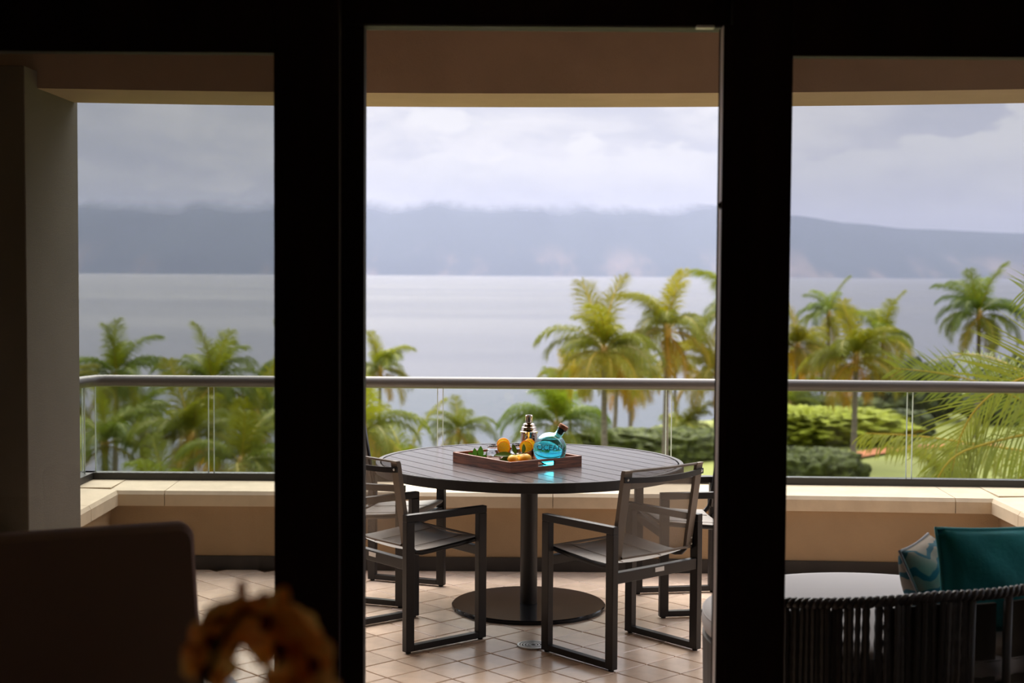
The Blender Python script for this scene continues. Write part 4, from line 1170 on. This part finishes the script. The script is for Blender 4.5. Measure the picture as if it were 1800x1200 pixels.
# two palms close to the balcony, fronds laid out one by one
def free_frond(parent, base, pts, ll, nleaf, seed, N=(0, -1, 0.25), droop=0.35, w=0.022, ang=(64, 30), color=(1, 1, 1), sides=(1, -1), rr0=0.02):
    q = random.Random(seed); b = MB(); nleaf = int(nleaf * 1.35); w *= 1.35
    P = [Vector(p) - Vector(base) for p in pts]
    # smooth the midrib
    for _ in range(2):
        Q = [P[0]]
        for a_, c_ in zip(P[:-1], P[1:]): Q += [a_.lerp(c_, 0.25), a_.lerp(c_, 0.75)]
        P = Q + [P[-1]]
    n = len(P) - 1
    b.tube(P, [rr0 * (1 - 0.8 * i / n) for i in range(n + 1)], 5, 1, cap=False)
    ln_ = [0.0]
    for a_, c_ in zip(P[:-1], P[1:]): ln_.append(ln_[-1] + (c_ - a_).length)
    T_ = ln_[-1]; N = Vector(N).normalized()
    for k_ in range(nleaf):
        t = 0.06 + 0.94 * (k_ + 0.4 * q.random()) / nleaf
        s0 = t * T_
        i = max(j for j in range(n) if ln_[j] <= s0)
        p = P[i].lerp(P[i + 1], (s0 - ln_[i]) / max(1e-6, ln_[i + 1] - ln_[i])); T = (P[i + 1] - P[i]).normalized()
        sdv = T.cross(N).normalized()
        l0 = ll * (0.5 + 0.5 * math.sin(math.pi * min(1, 0.2 + 0.7 * t))) * (1 if t < 0.9 else 1 - 4 * (t - 0.9))
        for s_ in sides:
            a = R_(ang[0] + (ang[1] - ang[0]) * t + q.uniform(-5, 5)); ou = q.uniform(-0.22, 0.22)
            d = (sdv * (s_ * math.sin(a)) + T * math.cos(a) + N * ou).normalized()
            l1 = l0 * q.uniform(0.88, 1.08); dr_ = droop * q.uniform(0.7, 1.3)
            prev = p; wv_ = T * (w * 0.5); vs = [p - wv_ * 0.6, p + wv_ * 0.6]; K = 4
            for m_ in range(1, K + 1):
                d = (d + Vector((0, 0, -dr_ / K))).normalized(); prev = prev + d * (l1 / K)
                if m_ < K:
                    f_ = (1.1, 1.0, 0.7)[m_ - 1]; vs += [prev - wv_ * f_, prev + wv_ * f_]
            vs.append(prev)
            b.add(vs, [(0, 1, 3, 2), (2, 3, 5, 4), (4, 5, 7, 6), (6, 7, 8)], 0)
    o = b.build('frond', [M['near_frond'], M['near_rachis']], parent, merge=False); o.color = (*color, 1)
    return o

def near_palm(loc, top, label, r=0.16):
    e = empty('coconut_palm', loc, label=label, cat='palm tree', group='coconut palms between the house and the sea')
    MB().tube([(0.25, 0.1, -0.3), (0.1, 0, (top - loc[2]) * 0.5), (0, 0, top - loc[2])], [r * 1.2, r, r * 0.85], 10).build('trunk', M['trunk'], e, smooth=True)
    return e

NA = (7.40, 18.0, ground_z(7.4, 18.0))
pa_ = near_palm(NA, -0.95, 'near palm just below the rail, its fronds arching over the lawn')
CA = (7.40, 18.0, -0.80)
A = [
    ([CA, (6.95, 18.0, -0.12), (6.15, 18.0, 0.29), (5.50, 18.0, 0.46), (4.85, 18.0, 0.52)], 0.62, 46, (0, -1, 0.15), 0.30, (0.85, 0.95, 0.8)),
    ([CA, (6.6, 17.6, -0.50), (5.7, 17.4, -0.37), (5.0, 17.2, -0.25), (4.25, 17.0, -0.20)], 0.62, 48, (0, -0.35, 1), 1.5, (1.1, 1.05, 0.9)),
    ([CA, (6.7, 16.6, -0.62), (5.9, 16.2, -0.62), (5.45, 16.0, -0.95), (5.2, 15.9, -1.5)], 0.55, 40, (0, -0.6, 1), 1.2, (1.0, 1.0, 0.9)),
    ([CA, (7.9, 17.2, -0.2), (8.5, 16.6, 0.0), (9.2, 16.0, -0.4), (9.7, 15.6, -1.2)], 0.75, 46, (0, -1, 0.4), 0.8, (0.8, 0.9, 0.8)),
    ([CA, (7.1, 18.8, 0.1), (6.9, 19.6, 0.5), (6.6, 20.6, 0.6), (6.3, 21.4, 0.4)], 0.65, 44, (0, -1, 0.4), 0.8, (0.8, 0.92, 0.8)),
    ([CA, (7.8, 18.4, 0.3), (8.1, 18.8, 1.0), (8.5, 19.2, 1.5), (9.0, 19.6, 1.7)], 0.65, 44, (0, -1, 0.2), 0.6, (0.85, 0.95, 0.8)),
    ([CA, (6.9, 17.0, -1.2), (6.5, 16.4, -1.8), (6.2, 16.0, -2.6)], 0.6, 36, (0, -1, 0.4), 0.8, (1.3, 1.05, 0.8)),
]
for i, (pts, ll, n_, N_, dr_, c_) in enumerate(A):
    free_frond(pa_, NA, pts, ll, n_, 300 + i, N_, dr_, 0.020, color=c_)
NB = (6.6, 14.2, ground_z(6.6, 14.2))
pb2 = near_palm(NB, 0.45, 'nearest palm with long yellow midribs, cut off beside the rail end')
CB = (6.7, 14.2, 0.65)
Bf = [
    ([CB, (5.7, 13.3, 0.93), (5.0, 13.0, 0.86), (4.55, 13.0, 0.72), (4.28, 13.0, 0.52), (4.12, 13.0, 0.25), (4.05, 13.0, -0.1)], 0.88, 62, (0, -1, 0.05), 0.18, (1.0, 1.0, 0.85)),
    ([CB, (6.2, 14.0, 1.05), (5.75, 13.8, 1.32), (5.3, 13.6, 1.50), (4.8, 13.4, 1.56)], 0.62, 44, (0, -1, 0.2), 0.35, (0.85, 0.95, 0.8)),
    ([CB, (5.6, 13.4, 0.6), (4.9, 13.0, 0.28), (4.35, 12.9, 0.18), (4.0, 12.9, 0.05), (3.84, 12.9, -0.25), (3.80, 12.9, -0.6)], 0.72, 54, (0.2, -0.9, 0.35), 1.6, (0.95, 1.0, 0.85)),
    ([CB, (6.0, 13.6, 0.3), (5.3, 13.4, 0.0), (4.75, 13.3, -0.2), (4.4, 13.3, -0.5)], 0.85, 50, (0, -0.8, 0.6), 1.4, (0.8, 0.92, 0.8)),
    ([CB, (7.2, 13.6, 1.3), (7.6, 13.2, 1.6), (8.1, 12.8, 1.5), (8.5, 12.4, 1.0)], 0.8, 46, (0, -1, 0.2), 0.6, (0.9, 1.0, 0.8)),
    ([CB, (7.3, 14.6, 1.0), (7.9, 15.0, 1.0), (8.5, 15.4, 0.6)], 0.8, 44, (0, -1, 0.2), 0.6, (0.9, 1.0, 0.8)),
    ([CB, (6.3, 13.4, -0.1), (5.9, 13.0, -0.7), (5.6, 12.8, -1.4)], 0.8, 46, (0, -1, 0.3), 0.8, (1.1, 1.0, 0.8)),
]
for i, (pts, ll, n_, N_, dr_, c_) in enumerate(Bf):
    free_frond(pb2, NB, pts, ll, n_, 400 + i, N_, dr_, 0.018, color=c_)

# ------------------------------------------------------------------ hedges, bushes, rocks
def lump(name, c, d, m, label, cat, seed, group=None, amp=0.26, fr=1.3, rz=0.0, n=(130, 54), boxy=0.55):
    gz = ground_z(c[0], c[1])
    def fn(v):
        k_ = max(abs(v.x), abs(v.y), abs(v.z)); base_ = (1 / k_) ** boxy
        q = Vector((v.x * d[0], v.y * d[1], v.z * d[2])) * fr + Vector((seed, 0, 0))
        return base_ * (1 + amp * mn.fractal(q, 1.0, 2.0, 5))
    o = MB().ball((0, 0, d[2] * 0.42), (d[0] / 2, d[1] / 2, d[2] / 2), n[0], n[1], fn=fn).build(name, m, smooth=True)
    o.location = (c[0], c[1], gz - 0.1); o.rotation_euler.z = rz
    return tag(o, label, cat, group)
lump('hedge', (9.2, 80.0), (11.0, 5, 2.0), M['hedge_g'], 'green hedge under the palm grove, above the table edge', 'hedge', 1)
lump('hedge', (21.0, 96.0), (9.0, 4.0, 2.0), M['hedge_g'], 'dark clipped hedge before the brown rocks', 'hedge', 2)
lump('hedge', (18.6, 87.0), (10.5, 9.0, 1.9), M['hedge_y'], 'bright yellow-green hedge bank beside the lawn', 'hedge', 3)
lump('hedge', (14.1, 66.0), (4.4, 4.0, 2.2), M['hedge_g'], 'brown-green hedge block at the lawn edge', 'hedge', 4)
lump('hedge', (8.7, 62.0), (3.6, 3.0, 1.4), M['hedge_y'], 'bright hedge behind the top of the mesh chair', 'hedge', 5)
lump('bush', (24.6, 88.5), (3.2, 3.0, 1.9), M['bush'], 'dark green bush at the end of the bright hedge bank', 'bush', 6)
for i, (x, y, w_, h2, lab) in enumerate([(28.0, 100.0, 6, 4.2, 'broad dark tree beyond the lawn, behind the glass joint'), (35.5, 97.0, 8, 4.6, 'leafy tree behind the near palm fronds'), (25.6, 110.0, 4, 2.6, 'low olive tree beside the brown rocks'),
                                         (43.0, 90.0, 9, 5.0, 'dense tree at the end of the railing, behind the palm fronds')]):
    lump('garden_tree', (x, y), (w_, 5, h2), M['bush'], lab, 'tree', 20 + i, 'trees beyond the lawn', amp=0.45, fr=0.5, boxy=0.2, n=(120, 60))
for i, (x, y, w_, h2, lab) in enumerate([(22.1, 104.0, 1.5, 1.5, 'pinkish rock peeping over the dark hedge'), (24.2, 104.5, 1.9, 1.2, 'broad low brown rock behind the dark hedge'), (23.1, 107.0, 1.5, 1.9, 'taller brown rock at the back of the rock group')]):
    lump('rock', (x, y), (w_, 1.6, h2 + 1.4), M['rock'], lab, 'rock', 40 + i, 'brown rocks by the hedge', amp=0.3, fr=0.7, n=(24, 14))
b = MB(); pts = [(17.6, 75.5), (19.2, 79.0), (21.2, 80.6), (24.4, 82.6), (29.0, 84.0)]
for x, y in pts:
    for dd in (-0.6, 0.6): b.v.append((x + dd * 0.5, y - dd, ground_z(x + dd * 0.5, y - dd) + 0.14))
for i in range(len(pts) - 1): b.f.append((i * 2, i * 2 + 1, i * 2 + 3, i * 2 + 2)); b.m.append(0)
tag(b.build('planting_bed', M['mulch'], merge=False), 'strip of red mulch between the bright hedge and the lawn', 'planting bed')
